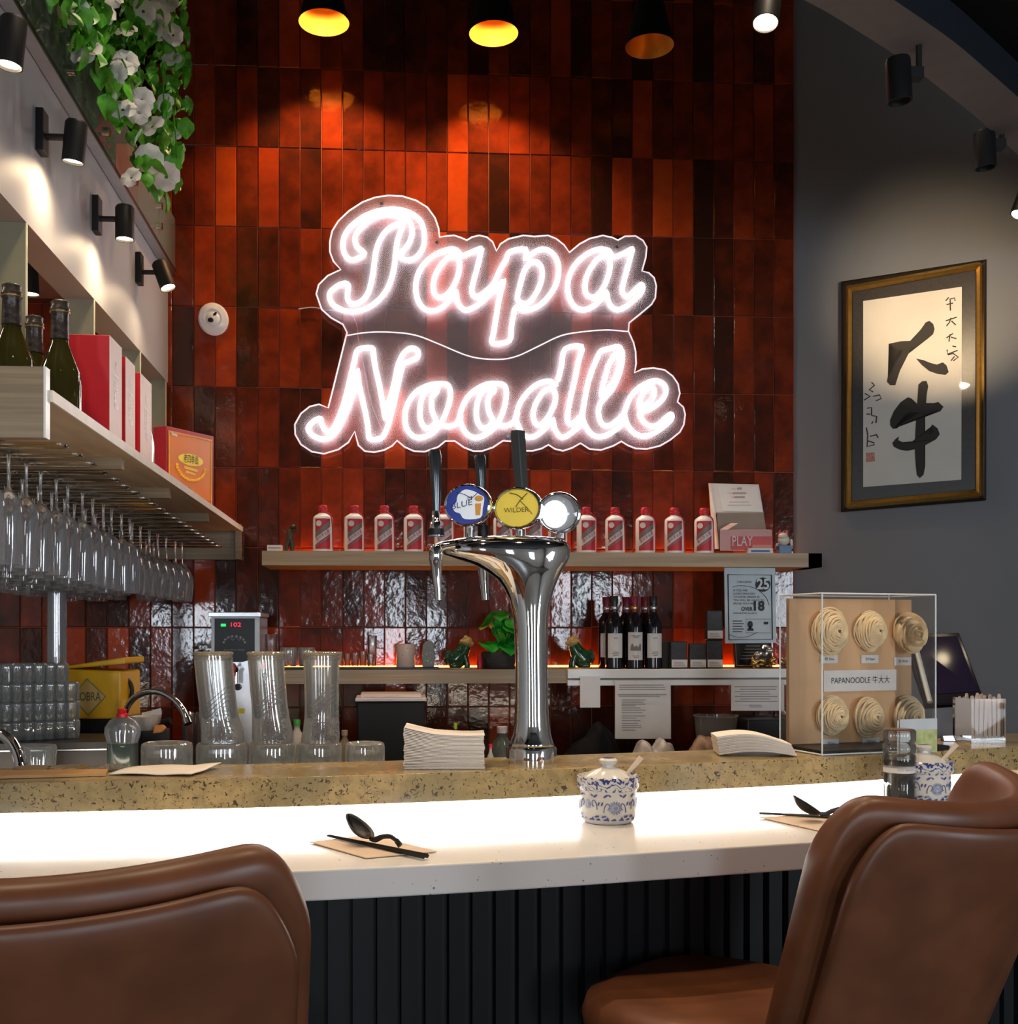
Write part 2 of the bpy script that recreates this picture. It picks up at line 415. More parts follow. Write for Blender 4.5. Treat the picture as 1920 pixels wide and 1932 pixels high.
def room():
    structure(MB().box((-3.6, -4.0, -.1), (4.6, WY+.2, 0)), 'floor', 'floor')
    w = MB(); p0 = K; p1 = K+WD*2.9
    w.hexa([p0, p1, p1-WN*.12, p0-WN*.12], [Vector((q.x, q.y, ZC)) for q in (p0, p1, p1-WN*.12, p0-WN*.12)])
    structure(w, 'wall_right', 'wall')
    e = K+WD*2.9
    structure(MB().box((e.x-.02, -4.0, 0), (e.x+.1, e.y, ZC)), 'wall_side', 'pale')
    structure(MB().box((-3.6, -4.0, 0), (-3.5, WY, ZC)), 'wall_left', 'pale')
    structure(MB().box((-3.6, -4.0, ZC), (4.6, WY+.2, ZC+.1)), 'ceiling', 'dark')
    # front wall behind the photographer with three tall bright windows
    fy = -3.7; f = MB(); wins = [(-2.35, -1.85), (-.02, .50), (1.95, 2.45)]; z0, z1 = .95, 2.05
    xs = [-3.6]+[q for w_ in wins for q in w_]+[4.6]
    for a, c in zip(xs[::2], xs[1::2]): f.box((a, fy-.12, 0), (c, fy, ZC))
    for a, c in wins: f.box((a, fy-.12, 0), (c, fy, z0)); f.box((a, fy-.12, z1), (c, fy, ZC))
    structure(f, 'wall_front', 'pale')
    sky = emis('daylight_pane', (.80, .90, 1.0), 7.5)
    for k, (a, c) in enumerate(wins):
        fr = MB()
        for lo, hi in (((a, fy-.06, z0), (a+.04, fy-.01, z1)), ((c-.04, fy-.06, z0), (c, fy-.01, z1)), ((a, fy-.06, z0), (c, fy-.01, z0+.04)), ((a, fy-.06, z1-.04), (c, fy-.01, z1)), (((a+c)/2-.02, fy-.06, z0), ((a+c)/2+.02, fy-.01, z1))):
            fr.box(lo, hi)
        o = structure(fr, 'window_%d' % (k+1), 'black_m')
        m = MB(); m.quad((a, fy-.05, z0), (c, fy-.05, z0), (c, fy-.05, z1), (a, fy-.05, z1)); pn = m.build('pane', sky, local=True); pn.location = -o.location; pn.parent = o
    # overhead beam on the rack side: face towards the bar, underside, upstand
    fa = MB(); fa.box((-.905, 1.2, 2.36), (FX, WY-.012, 2.955)); structure(fa, 'beam_rack_side', 'fascia')
    # bulkhead in the room beyond the opening
    structure(MB().box((-3.5, 3.75, 2.72), (-.93, WY-.012, ZC)), 'beam_far_room', 'dark')
    structure(MB().box((-3.5, 3.70, 2.665), (-.93, WY-.013, 2.715)), 'trim_far_room', mat('pink_trim', (.42, .24, .22), .5))
    # low dark ceiling over the customers with its curved downstand edge
    cv = catmull([(-1.2, 1.56), (-.8, 1.64), (-.4, 1.73), (0, 1.86), (.4, 2.05), (.72, 2.257), (.864, 2.366), (1.024, 2.496), (1.144, 2.605), (1.307, 2.757), (1.395, 2.845), (1.544, 2.994), (1.85, 3.33), (2.35, 3.92)][:], 3) if False else catmull([Vector((x, d, 0)) for x, d in ((-1.2, 1.56), (-.8, 1.64), (-.4, 1.73), (0, 1.86), (.4, 2.05), (.72, 2.257), (.864, 2.366), (1.024, 2.496), (1.144, 2.605), (1.307, 2.757), (1.395, 2.845), (1.544, 2.994), (1.85, 3.33), (2.25, 3.80))], 3)
    inn = []
    for i, p in enumerate(cv):
        t = (cv[min(i+1, len(cv)-1)]-cv[max(i-1, 0)]).normalized(); inn.append(p+Vector((t.y, -t.x, 0))*.112)
    zl = 2.74
    g = lambda p, z: C(p.x, p.y, z)
    be = MB()
    for i in range(len(cv)-1):
        a, c, d, e_ = cv[i], cv[i+1], inn[i], inn[i+1]
        be.quad(g(a, zl), g(c, zl), g(e_, zl), g(d, zl)); be.quad(g(a, zl), g(c, zl), g(c, zl+.35), g(a, zl+.35))
    o = structure(be, 'beam_curved', 'taupe')
    nv = MB()
    for i in range(len(cv)-1): nv.quad(g(inn[i], zl), g(inn[i+1], zl), g(inn[i+1], zl+.085), g(inn[i], zl+.085))
    structure(nv, 'trim_cove', 'navy')
    lc = MB(); far = [g(p, zl+.085) for p in inn]
    for i in range(len(far)-1):
        a, c = far[i], far[i+1]; lc.quad(a, c, Vector((c.x+.3, -4.0, c.z)), Vector((a.x+.3 if i else a.x, -4.0, a.z)) if i else Vector((a.x, -4.0, a.z)))
    structure(lc, 'ceiling_low', 'dark')
room()

# ------------------------------------------------------------------ lamps
def wall_spot(u, hu, hv, label, tilt=(0, 0), lit=6.5, X=FX):
    Y = X/math.tan(ang(u)); hd = onX(hu, hv, X+.085); hd.y = Y
    r = thing('wall_spotlight', (X, Y, hd.z), label, 'spotlight', 'spotlights on the grey overhead beam')
    MB().box((X, Y-.022, hd.z-.015), (X+.018, Y+.022, hd.z+.085)).build('back_plate', 'black_m', r, bevel=.002)
    MB().tube([(X+.016, Y, hd.z+.025), (X+.085, Y, hd.z+.025)], .008, 10).build('arm', 'black_m', r, True)
    T = Matrix.Translation(Vector((X+.085, Y, hd.z+.02))) @ Matrix.Rotation(tilt[0], 4, 'X') @ Matrix.Rotation(tilt[1], 4, 'Y')
    h = MB().lathe([(.0, .042), (.022, .042), (.026, .036), (.026, -.052), (.0235, -.052), (.0225, -.036)], 24, M4=T, cap0=False, cap1=False).build('lamp_head', 'black_m', r, True)
    MB().lathe([(.0, -.046), (.0228, -.046)], 20, M4=T, cap0=False, cap1=False).build('lens', 'bulb', h, True)
    a = T @ Vector((0, 0, -.056)); c = T @ Vector((0, 0, -1))
    spot('spot_light', a, c+Vector((-.22, 0, 0)), lit, WARM, 150, 1.0, .018)
    return r
wall_spot(-62, 6, 70, 'black cylinder spotlight nearest the wine bottles end of the grey beam', (0, .1))
wall_spot(72, 130, 262, 'black cylinder spotlight second along the grey beam, left of the ivy flowers', (.1, .12))
wall_spot(177, 223, 412, 'black cylinder spotlight third along the grey beam, hanging upright', (0, 0))
wall_spot(258, 297, 512, 'tilted black spotlight at the tiled wall end of the grey beam', (-.15, -.35))

def pendant(u, v, d, rad, label, lit, hgt=.28, e=10):
    p = P(u, v, d)
    r = thing('pendant_lamp', p, label, 'pendant lamp', 'cone pendants in front of the tiled wall')
    def at(z): return Vector((p.x, p.y, p.z+z))
    MB().lathe([(rad, 0), (rad*.22, hgt), (.012, hgt+.02), (.0, hgt+.02)], 40, p, False, False).build('shade', 'black_m', r, True)
    MB().lathe([(rad*.985, .0005), (rad*.21, hgt-.004), (.0, hgt-.004)], 40, p, False, False).build('shade_lining', 'goldin', r, True)
    MB().tube([at(hgt+.015), Vector((p.x, p.y, ZC-.02))], .004, 8).build('cord', 'black', r, True)
    MB().lathe([(.0, -.02), (.05, -.02), (.05, 0), (.0, 0)], 24, (p.x, p.y, ZC), False, False).build('ceiling_rose', 'black_m', r, True)
    MB().ball(at(hgt*.48), .020, 14, 8).build('bulb', 'bulbw' if lit else 'card', r, True)
    if lit: spot('pendant_light', at(hgt*.30), at(-1), e, (1.0, .56, .24), 120, .35, .03)
pendant(611, 43, 3.84, .090, 'lit cone pendant above the first letter of the sign', True, e=40)
pendant(931, 64, 3.86, .088, 'lit cone pendant above the middle of the sign', True, e=36)
pendant(1225, 88, 3.88, .087, 'unlit black cone pendant with dull gold lining, nearest the grey wall', False)

def far_pendant():
    p = P(57, 556, 3.25)
    r = thing('pendant_lamp', p, 'small glowing pendant seen through the gap above the champagne bottles', 'pendant lamp')
    MB().lathe([(.026, 0), (.022, .10), (.018, .14), (.0, .14)], 24, p, False, False).build('shade', 'black_m', r, True)
    MB().lathe([(.0, .004), (.0255, .004)], 24, p, False, False).build('lamp_lens', emis('warm_lens', (1, .62, .35), 5), r, True)
    MB().tube([p+Vector((0, 0, .13)), Vector((p.x, p.y, ZC-.01))], .009, 8).build('stem', 'black', r, True)
far_pendant()

def high_spot():
    p = P(1444, 42, 3.0)
    r = thing('ceiling_spotlight', p, 'bright ceiling spotlight high over the corner where tile meets grey wall', 'spotlight')
    T = Matrix.Translation(p) @ Matrix.Rotation(R(10), 4, 'Y') @ Matrix.Rotation(R(-14), 4, 'X')
    h = MB().lathe([(.0, .12), (.034, .12), (.036, .11), (.036, -.004), (.033, -.004), (.032, .01)], 24, M4=T, cap0=False, cap1=False).build('lamp_head', 'black_m', r, True)
    MB().lathe([(.0, .002), (.0325, .002)], 20, M4=T, cap0=False, cap1=False).build('lens', 'bulb', h, True)
    MB().tube([p+Vector((0, 0, .11)), Vector((p.x, p.y, ZC-.01))], .007, 8).build('stem', 'black_m', r, True)
    spot('high_spot_light', T @ Vector((0, 0, -.01)), P(1250, 1500, 2.4), 26, WARM, 70, .6, .03)
high_spot()

def beam_spot(u, v, d, label, aim, e, tilt=0.0):
    p = P(u, v, d); r = thing('beam_spotlight', p, label, 'spotlight', 'cylinder spotlights under the curved beam')
    T = Matrix.Translation(p) @ Matrix.Rotation(tilt, 4, 'Y')
    h = MB().lathe([(.0, .095), (.025, .095), (.027, .09), (.027, .0), (.024, .0), (.023, .012)], 28, M4=T, cap0=False, cap1=False).build('lamp_head', M['black'], r, True)
    MB().lathe([(.0, .008), (.0235, .008)], 20, M4=T, cap0=False, cap1=False).build('lens', 'bulb' if e else 'lens_off', h, True)
    MB().box((p.x+.004, p.y-.012, p.z+.05), (p.x+.050, p.y+.012, p.z+.075)).build('bracket', 'black_m', r)
    MB().tube([p+Vector((.044, 0, .06)), Vector((p.x+.044, p.y, 2.745))], .007, 8).build('drop_rod', 'black_m', r, True)
    if e: spot('beam_spot_light', T @ Vector((0, 0, -.004)), aim, e, WARM, 48, .9, .02)
beam_spot(1697, 192, 2.43, 'black cylinder spotlight under the curved beam, closest to the tiles', None, 0, -.05)
beam_spot(1859, 317, 2.87, 'black cylinder spotlight under the curved beam above the calligraphy', None, 0, -.05)
beam_spot(1925, 405, 2.96, 'black spotlight cut by the frame edge beside the calligraphy', onPl(1785, 540, K, WN), 125, .35)

# warm downlights in the low ceiling over the customers (they sparkle in the chrome and glaze)
for x, d, e in ((-1.0, 1.05, 20), (-.35, 1.25, 20), (.40, 1.45, 20), (1.10, 1.75, 18), (-1.4, -1.6, 45), (0, -1.8, 45), (1.4, -1.6, 45), (2.3, .2, 30)):
    p = C(x, d, 2.80); spot('downlight', p, p+Vector((0, .10, -1)), e, (1.0, .78, .52), 100, .6, .035)
for x, d, z, e in ((-.45, 2.55, 3.9, 60), (.25, 2.75, 3.9, 60), (.95, 2.95, 3.9, 50), (-.35, 1.95, 3.9, 30)):
    spot('void_light', C(x, d, z), C(x*.95, d+.10, 1.0), e, (1, .80, .58), 66, .8, .035)
point('far_room_lamp', (-2.2, 2.6, 2.9), 14, (1, .8, .6), .1)
w = bpy.data.worlds.new('world'); scn.world = w; w.use_nodes = True
w.node_tree.nodes['Background'].inputs[0].default_value = (.5, .55, .62, 1); w.node_tree.nodes['Background'].inputs[1].default_value = .12
# daylight coming through the three windows
for x in (-2.1, .24, 2.2):
    l = bpy.data.lights.new('window_daylight', 'AREA'); l.shape = 'RECTANGLE'; l.size = .5; l.size_y = 1.1; l.energy = 30; l.color = (.82, .90, 1.0)
    o = bpy.data.objects.new('window_daylight', l); COL.objects.link(o); o.location = (x, -3.66, 1.6); o.rotation_euler = (-PI/2, 0, PI)
    o.rotation_euler = (Vector((0, 1, -.05))).to_track_quat('-Z', 'Z').to_euler()

# daylight from a window in the side wall, by the till
e = K+WD*2.9; sx = e.x-.021
fr = MB()
for lo, hi in (((sx-.03, -2.30, .9), (sx, -2.26, 2.2)), ((sx-.03, -1.04, .9), (sx, -1.00, 2.2)), ((sx-.03, -2.30, .9), (sx, -1.00, .94)), ((sx-.03, -2.30, 2.16), (sx, -1.00, 2.2))): fr.box(lo, hi)
o = structure(fr, 'window_4', 'black_m')
m = MB(); m.quad((sx-.01, -2.26, .94), (sx-.01, -1.04, .94), (sx-.01, -1.04, 2.16), (sx-.01, -2.26, 2.16)); pn = m.build('pane', MATS['daylight_pane'], local=True); pn.location = -o.location; pn.parent = o
l = bpy.data.lights.new('window_daylight', 'AREA'); l.shape = 'RECTANGLE'; l.size = 1.2; l.size_y = 1.2; l.energy = 55; l.color = (.82, .90, 1.0)
o = bpy.data.objects.new('window_daylight', l); COL.objects.link(o); o.location = (sx-.04, -1.65, 1.55); o.rotation_euler = Vector((-1, .75, 0)).to_track_quat('-Z', 'Z').to_euler()
# ------------------------------------------------------------------ neon sign
def cr(ox, oy, s, txt):
    return [(ox+float(a)/s, oy+float(b)/s) for a, b in (q.split(',') for q in txt.split())]
c1 = lambda t: cr(590, 360, 7.68, t)
c2 = lambda t: cr(770, 430, 8.05, t)
c3 = lambda t: cr(900, 430, 8.05, t)
c4 = lambda t: cr(1050, 430, 8.05, t)
c5 = lambda t: cr(550, 630, 7.385, t)
c6 = lambda t: cr(740, 690, 7.385, t)
c7 = lambda t: cr(950, 630, 8.05, t)
c8 = lambda t: cr(1090, 630, 8.05, t)
def sign():
    base = onY(920, 640, WY-.06); r = thing('neon_sign', base, 'large white neon sign spelling Papa Noodle on clear acrylic, on red tiles', 'sign')
    YB, YT = WY-.055, WY-.066
    letters = [
     ('letter_tube', [(True, c1('750,900 640,810 610,700 640,600 730,500 850,410 1000,350 1150,345 1300,380 1400,440 1440,560 1420,700 1370,790 1300,880 1280,940 1310,985 1380,1000 1480,975 1580,860 1620,720 1610,580 1560,440 1450,340 1300,280 1130,265 950,290 780,350 640,440 520,550 450,680 435,800 460,910 520,985 580,1000 680,965')),
       (True, c1('1310,480 1230,480 1120,530 1020,630 950,760 910,900 890,1050 870,1200 840,1350 790,1500 700,1600 600,1640 530,1610 500,1540 510,1440 510,1360 450,1340 340,1390 260,1460 240,1530 270,1620 350,1690 480,1740 620,1745 780,1700 920,1610 1040,1480 1130,1300 1180,1100 1195,950 1215,780 1250,640'))]),
     ('letter_tube', [(True, c2('820,420 760,360 690,320 600,330 480,370 340,450 230,560 150,700 115,850 120,1000 170,1140 250,1230 350,1260 450,1240 560,1170 660,1050 725,960 740,1080 780,1180 850,1240 920,1240 1020,1190 1130,1110 1260,990 1390,870 1450,790')+c3('370,920 330,1100 290,1350 250,1600 232,1755 490,1712 520,1500 560,1280 600,1200 700,1250 800,1240 920,1190 1050,1080 1150,950 1220,790 1240,620 1210,480 1130,370 1020,320 920,340 820,400 730,480 742,322 500,360 440,480 340,650')+c2('1300,840 1180,960 1080,1030 1010,1040 970,980 970,900 1010,740 1060,560 1100,380 1110,310 980,360')),
       (True, c2('640,430 550,500 470,600 410,720 380,860 390,970 440,1040 520,1050 610,990 690,880 750,740 780,600 770,500 720,430')),
       (True, c3('870,510 960,560 990,700 960,850 890,1000 800,1120 720,1150 640,1120 610,1050 640,920 680,760 730,620 800,540'))]),
     ('letter_tube', [(True, c4('870,440 800,350 700,320 600,330 470,390 340,490 240,620 180,780 170,940 200,1080 270,1190 370,1240 470,1230 580,1170 680,1070 755,970 780,1100 830,1190 900,1240 980,1230 1080,1170 1200,1070 1280,990 1310,900 1290,855 1230,900 1140,990 1070,1040 1010,1000 1000,900 1040,740 1090,560 1130,400 1150,315 1050,370')),
       (True, c4('700,420 600,490 510,620 450,760 430,900 450,1000 530,1050 610,1030 700,920 770,770 810,620 810,500 770,430'))]),
     ('letter_tube', [(True, c5('930,215 1120,195 1140,290 1170,480 1220,700 1270,960 1310,1180 1340,1040 1390,830 1440,640 1480,440 1560,270 1670,195 1760,240 1750,330 1660,370 1560,420 1520,540 1480,720 1430,950 1370,1180 1310,1360 1240,1455 1085,1460 1070,1350 1040,1150 990,930 940,700 912,500 890,640 850,850 780,1050 700,1230 600,1390 500,1460 400,1460 290,1410 230,1330 250,1270 330,1200 405,1180 420,1260 480,1350 560,1340 630,1220 700,1050 760,850 820,600 880,350'))]),
     ('letter_tube', [(True, c6('760,260 650,250 500,275 350,350 250,460 190,590 175,720 195,860 260,955 350,1000 450,990 570,930 650,840 720,720 780,560 810,420 800,320')),
       (True, c6('500,320 410,460 385,620 395,760 440,850 500,870 570,830 610,760 560,650 545,530 560,420 640,330')), (False, c6('650,820 740,840 830,840 900,790 960,700'))]),
     ('letter_tube', [(True, c6('1540,260 1420,245 1280,270 1140,350 1040,450 970,590 940,720 980,860 1040,950 1130,1000 1230,990 1340,930 1440,840 1520,700 1570,540 1590,400 1580,310')),
       (True, c6('1290,320 1200,460 1170,620 1185,760 1230,850 1290,870 1360,830 1400,760 1350,650 1330,530 1350,420 1430,330')), (False, c6('1440,820 1530,840 1610,830 1700,770 1750,650'))]),
     ('letter_tube', [(True, c7('800,770 720,720 640,720 520,760 400,850 290,980 220,1120 190,1270 230,1410 300,1530 380,1570 480,1550 590,1470 690,1370 745,1290 770,1420 830,1530 900,1570 990,1530 1090,1450 1170,1380 1185,1240 1090,1330 1010,1370 970,1310 975,1200 1010,1000 1080,700 1140,400 1185,190 930,232 880,480')),
       (True, c7('690,830 600,880 530,980 470,1100 450,1240 480,1350 550,1380 640,1310 720,1180 780,1040 790,930 760,850'))]),
     ('letter_tube', [(True, c7('1200,1260 1220,1080 1270,800 1340,560 1420,370 1480,258')+c8('480,222 610,190 660,240 680,340 660,480 610,660 520,840 400,980 330,1080 315,1200 340,1320 400,1390 480,1390 580,1330 705,1220 690,1350 540,1480 430,1540 320,1560 220,1530 130,1420')),
       (True, c8('560,310 490,430 440,570 390,750 360,940 440,860 540,720 620,520 640,380 620,300'))]),
     ('letter_tube', [(True, c8('730,1310 760,1390 830,1480 930,1540 1030,1550 1150,1510 1270,1430 1390,1330 1430,1260 1410,1215 1330,1280 1230,1370 1130,1400 1040,1370 970,1290 940,1190 1030,1170 1150,1110 1260,1020 1330,910 1330,800 1260,730 1160,710 1040,750 900,840 800,960 740,1090 705,1220')),
       (True, c8('1090,810 1010,880 950,990 930,1100 1020,1080 1110,1010 1160,910 1150,830'))])]
    for name, loops in letters:
        b = MB()
        for closed, pts in loops:
            w = catmull([onY(u, v, YT) for u, v in pts], 3, closed)
            b.tube(w, .0086, 8, closed)
        b.build(name, 'neon', r, True)
    out = cr(0, 0, 1, '642.7,508.4 629,493 622,474.6 622,456 626.5,435.5 638,417 657.7,398 683.8,381 707,372.4 733,368.5 759,370 785,378 806,391 820.5,411 827,430 829,447 843,445 857,444 869,448 880.6,453 890.5,447 904,444 918,447 929,456 936.5,473.5 944,460 959,450.5 987,444 1008,446 1034,444 1049,450 1064,462 1074,476 1093.5,460 1112,450 1137,444 1155.6,448 1165.5,453 1179,445.5 1199,445 1213,453.6 1220,466 1218,486 1211,511 1224,514.5 1234,524 1238,539 1236,562 1229,574 1206.5,593 1186.6,609 1185.4,625 1195,646 1199,663.5 1200,686 1197,703 1212,696 1233,694 1254,698 1269,709.5 1279,724 1282.5,742 1278,758 1289,768 1292.5,781.5 1290,801 1282.5,815 1264,830 1245,841 1220,847 1199,846 1184,840 1172,832.5 1157,841 1133.5,849 1112,847 1095,836 1079,845 1062,850.5 1047,847 1034.5,839 1022,846 1005,850.5 993,850.5 975,841 965,832.5 948.5,831.5 929.6,844 909,851 893,851 875,844 858,832 840,832 826.7,843 801,852 780.6,851 763,843 749,831 739.6,841 724.7,849 705.7,853 688,851 676,840 669,814 657,834.5 638,848 611,856 588,852 567.6,838.5 556.8,819.6 556,800.6 567.6,780 584,767 601.5,762.7 619,769.5 631,722 646,661 654.5,627 647,612 624,599 606.7,583.5 596.5,554.5 601,537 618,520')
    w = [onY(u, v, YB) for u, v in out]
    s = MB(); s.prism(w, (0, .005, 0)); s.build('backing_sheet', 'signback', r)
    e = MB(); e.tube([q+Vector((0, .002, 0)) for q in w], .0032, 6, True); e.build('sheet_edge', 'signedge', r, True)
    dv = cr(0, 0, 1, '654.5,633 693.6,627 743,627 786,633 830,650 888,673 940,678 975,672 1016,653 1059,633 1103,625.5 1146,622.6 1184,625.5')
    e = MB(); e.tube(catmull([onY(u, v, YB-.001) for u, v in dv], 4), .0022, 6); e.build('sheet_joint', 'signedge', r, True)
    for u, v in ((720, 384), (824, 457), (1164, 466), (664, 643), (1173, 640), (642, 829), (958, 823), (1163, 816)):
        q = onY(u, v, WY-.062); MB().lathe([(.0, 0), (.006, 0), (.006, .05), (.0, .05)], 12, M4=Matrix.Translation(q) @ Matrix.Rotation(-PI/2, 4, 'X'), cap0=False, cap1=False).build('standoff_screw', 'steel', r, True)
    k = MB(); k.tube(catmull([onY(u, v, WY-.02) for u, v in ((660, 588), (672, 610), (676, 640), (688, 700), (700, 760), (722, 815))], 5), .0016, 6)
    k.tube(catmull([onY(u, v, WY-.018) for u, v in ((563, 583), (590, 580), (625, 586), (660, 588))], 5), .0022, 6); k.build('supply_cable', mat('clear_cable', (.6, .5, .5), .3), r, True)
sign()

# ------------------------------------------------------------------ wall sensor
def sensor():
    c = onY(403, 603, WY-.012); r = thing('dome_camera', c, 'round white dome camera on the red tiles near the tilted spotlight', 'camera')
    T = Matrix.Translation(c) @ Matrix.Rotation(PI/2, 4, 'X') @ Matrix.Scale(1.12, 4, (-.35, .94, 0))
    MB().lathe([(.0, -.004), (.054, -.004), (.056, .006), (.050, .016), (.032, .022), (.031, .019), (.0, .019)], 36, M4=T, cap0=False, cap1=False).build('housing', 'white', r, True)
    T2 = Matrix.Translation(c+Vector((.0, -.02, -.002))) @ Matrix.Rotation(PI/2, 4, 'X')
    h = MB().lathe([(.0, .012), (.012, .011), (.022, .007), (.027, .0)], 24, M4=T2, cap0=False, cap1=False).build('dome', 'white', r, True)
    MB().ball(c+Vector((-.006, -.030, -.010)), (.0115, .004, .0095), 12, 8).build('lens', 'black', h, True)
    MB().ball(c+Vector((.008, -.029, .011)), (.0055, .003, .012), 10, 6, Matrix.Rotation(R(40), 4, 'Y')).build('sensor_window', 'black', h, True)
sensor()

# ------------------------------------------------------------------ wall shelves
S1Y = 3.84; S1T, S1B = onY(700, 1040, S1Y).z, onY(700, 1067, S1Y).z
S2Y = 3.84; S2T, S2B = onY(700, 1264, S2Y).z, onY(700, 1290, S2Y).z
def shelves():
    xl = onY(494, 1050, S1Y).x; xr = onY(1525, 1050, S1Y).x
    r = thing('wall_shelf', ((xl+xr)/2, S1Y, S1B), 'upper wooden wall shelf carrying the row of white and red liquor bottles', 'shelf')
    b = MB(); b.box((xl, S1Y, S1B), (K.x-.012, WY-.014, S1T)); b.box((K.x-.012, S1Y, S1B), (xr, S1Y+.16, S1T)); b.build('shelf_board', 'oak', r)
    b = MB(); b.box((xl+.06, WY-.034, S1T), (K.x-.03, WY-.018, S1T+.006)); b.build('led_strip', 'ledo', r)
    x2 = onY(488, 1275, S2Y).x; xm = onY(1069, 1275, S2Y).x; x3 = onY(1492, 1275, S2Y).x
    r = thing('wall_shelf', ((x2+xm)/2, S2Y, S2B), 'lower wooden wall shelf with the two green lion figurines, glasses and plant', 'shelf')
    b = MB(); b.box((x2, S2Y, S2B), (K.x-.012, WY-.014, S2T)); b.build('shelf_board', 'oak_dark', r)
    b = MB(); b.box((x2+.05, WY-.034, S2T), (K.x-.06, WY-.018, S2T+.006)); b.build('led_strip', 'ledo', r)
    # the white bar rail clipped on the shelf's right half
    r = thing('ticket_rail', ((xm+x3)/2, S2Y, S2B), 'white double-lipped order rail clipped along the front of the lower shelf', 'rail')
    b = MB(); b.box((xm, S2Y-.022, onY(1200, 1279, S2Y).z), (x3, S2Y-.001, onY(1200, 1262, S2Y).z)); b.build('upper_lip', 'white', r, bevel=.002)
    b = MB(); b.box((xm, S2Y-.018, onY(1200, 1293, S2Y).z), (x3, S2Y-.001, onY(1200, 1282, S2Y).z)); b.build('lower_lip', 'white', r, bevel=.002)
shelves()
def on1(u, dy=.08): p = onY(u, 1040, S1Y+dy); p.z = S1T+.0006; return p
def on2(u, dy=.08): p = onY(u, 1262, S2Y+dy); p.z = S2T+.0006; return p

# ------------------------------------------------------------------ white liquor bottles
def liquor_proto():
    r = thing('liquor_bottle', (0, 0, 0), 'white liquor bottle', 'bottle')
    h = .168; rb = .0355
    MB().lathe([(.0, 0), (rb-.003, 0), (rb, .003), (rb, .118), (rb-.002, .126), (rb-.010, .133), (.016, .139), (.0125, .142), (.0, .142)], 28, cap0=False, cap1=False).build('bottle_body', 'white', r, True, local=True)
    MB().lathe([(.0125, .139), (.0155, .141), (.0155, .150), (.0165, .152), (.0165, .165), (.014, h), (.0, h)], 24, cap0=False, cap1=False).build('cap', 'red', r, True, local=True)
    def wrap(dr):
        return lambda x, z: Vector(((rb+dr)*math.sin(x/rb), -(rb+dr)*math.cos(x/rb), z))
    def patch(b, poly, dr, n=10):
        f = wrap(dr)                       # poly: left/right edges as z ranges, sampled across
        (x0, a0, b0), (x1, a1, b1) = poly
        b.grid(lambda s, t: f(x0+(x1-x0)*s, (a0+(a1-a0)*s)*(1-t)+(b0+(b1-b0)*s)*t), n, 1)
    L = MB(); patch(L, ((-.029, .010, .118), (.029, .010, .118)), .0006); lab = L.build('label', mat('label_red', (.50, .016, .03), .45), r, local=True)
    L = MB(); patch(L, ((-.028, .050, .069), (.028, .093, .112)), .0012); patch(L, ((-.027, .014, .020), (.028, .055, .062)), .0012); L.build('diagonal_band', mat('bronze_band', (.18, .155, .13), .4), lab, local=True)
    L = MB(); patch(L, ((-.0285, .024, .048), (.0285, .066, .090)), .0010); L.build('white_band', mat('silver_band', (.66, .62, .62), .45), lab, local=True)
    f = wrap(.0016); sl = .042/.057; an = math.atan(sl)
    L = MB(); L.text('貴州茅台酒', .0165, lambda x, y: f(x*math.cos(an)-y*math.sin(an)*.6, .0575+x*math.sin(an)+y*math.cos(an)), width=.058); L.build('lettering', 'deepred', lab, local=True)
    g = lambda rad: [f(-.014+rad*math.cos(t*PI/10), .101+rad*math.sin(t*PI/10)) for t in range(20)]
    L = MB(); L.poly(*g(.0105)); L.build('round_emblem', mat('emblem_cream', (.72, .62, .58), .5), lab, local=True)
    L = MB(); L.tube(catmull([Vector((rb*1.03*math.sin(a), -rb*1.03*math.cos(a), z)) for a, z in ((.2, .142), (.9, .128), (1.15, .10), (1.25, .05), (1.35, .012))], 4), .0028, 6, flat=.4); L.tube(catmull([Vector((.0165*math.sin(a), -.0165*math.cos(a), .150)) for a in (-1.5, -.8, 0, .8, 1.5)], 3), .002, 6); L.build('red_ribbon', 'red', r, True, local=True)
    return r
liq = liquor_proto()
LQ = [(609, 'next to the dark figurine at the free end of the shelf'), (668, 'second from the free end of the upper shelf'), (725, 'third from the free end of the upper shelf'), (780, 'last clear of the beer tower on its left'),
      (838, 'half hidden behind the leftmost chrome tap'), (893, 'behind the blue tap badge'), (949, 'behind the yellow tap badge'), (1005, 'behind the gap between yellow and lit badges'), (1052, 'behind the glowing white badge'), (1106, 'just right of the glowing white badge'), (1160, 'second right of the glowing badge'), (1217, 'third right of the glowing badge'),
      (1272, 'second from the open presentation box'), (1328, 'touching the open presentation box')]
for i, (u, where) in enumerate(LQ):
    o = liq if i == 0 else copy_tree(liq)
    p = on1(u, .075); o.location = p; o.rotation_euler = (0, 0, -ang(u)*.6 + [0, .12, .05, .1, 0, 0, 0, 0, 0, .25, -.05, .05, -.08, -.12][i] )
    tag(o, 'white and red liquor bottle ' + where, 'bottle', 'white liquor bottles along the upper shelf')
    ROOT[o] = Matrix.Translation(p)

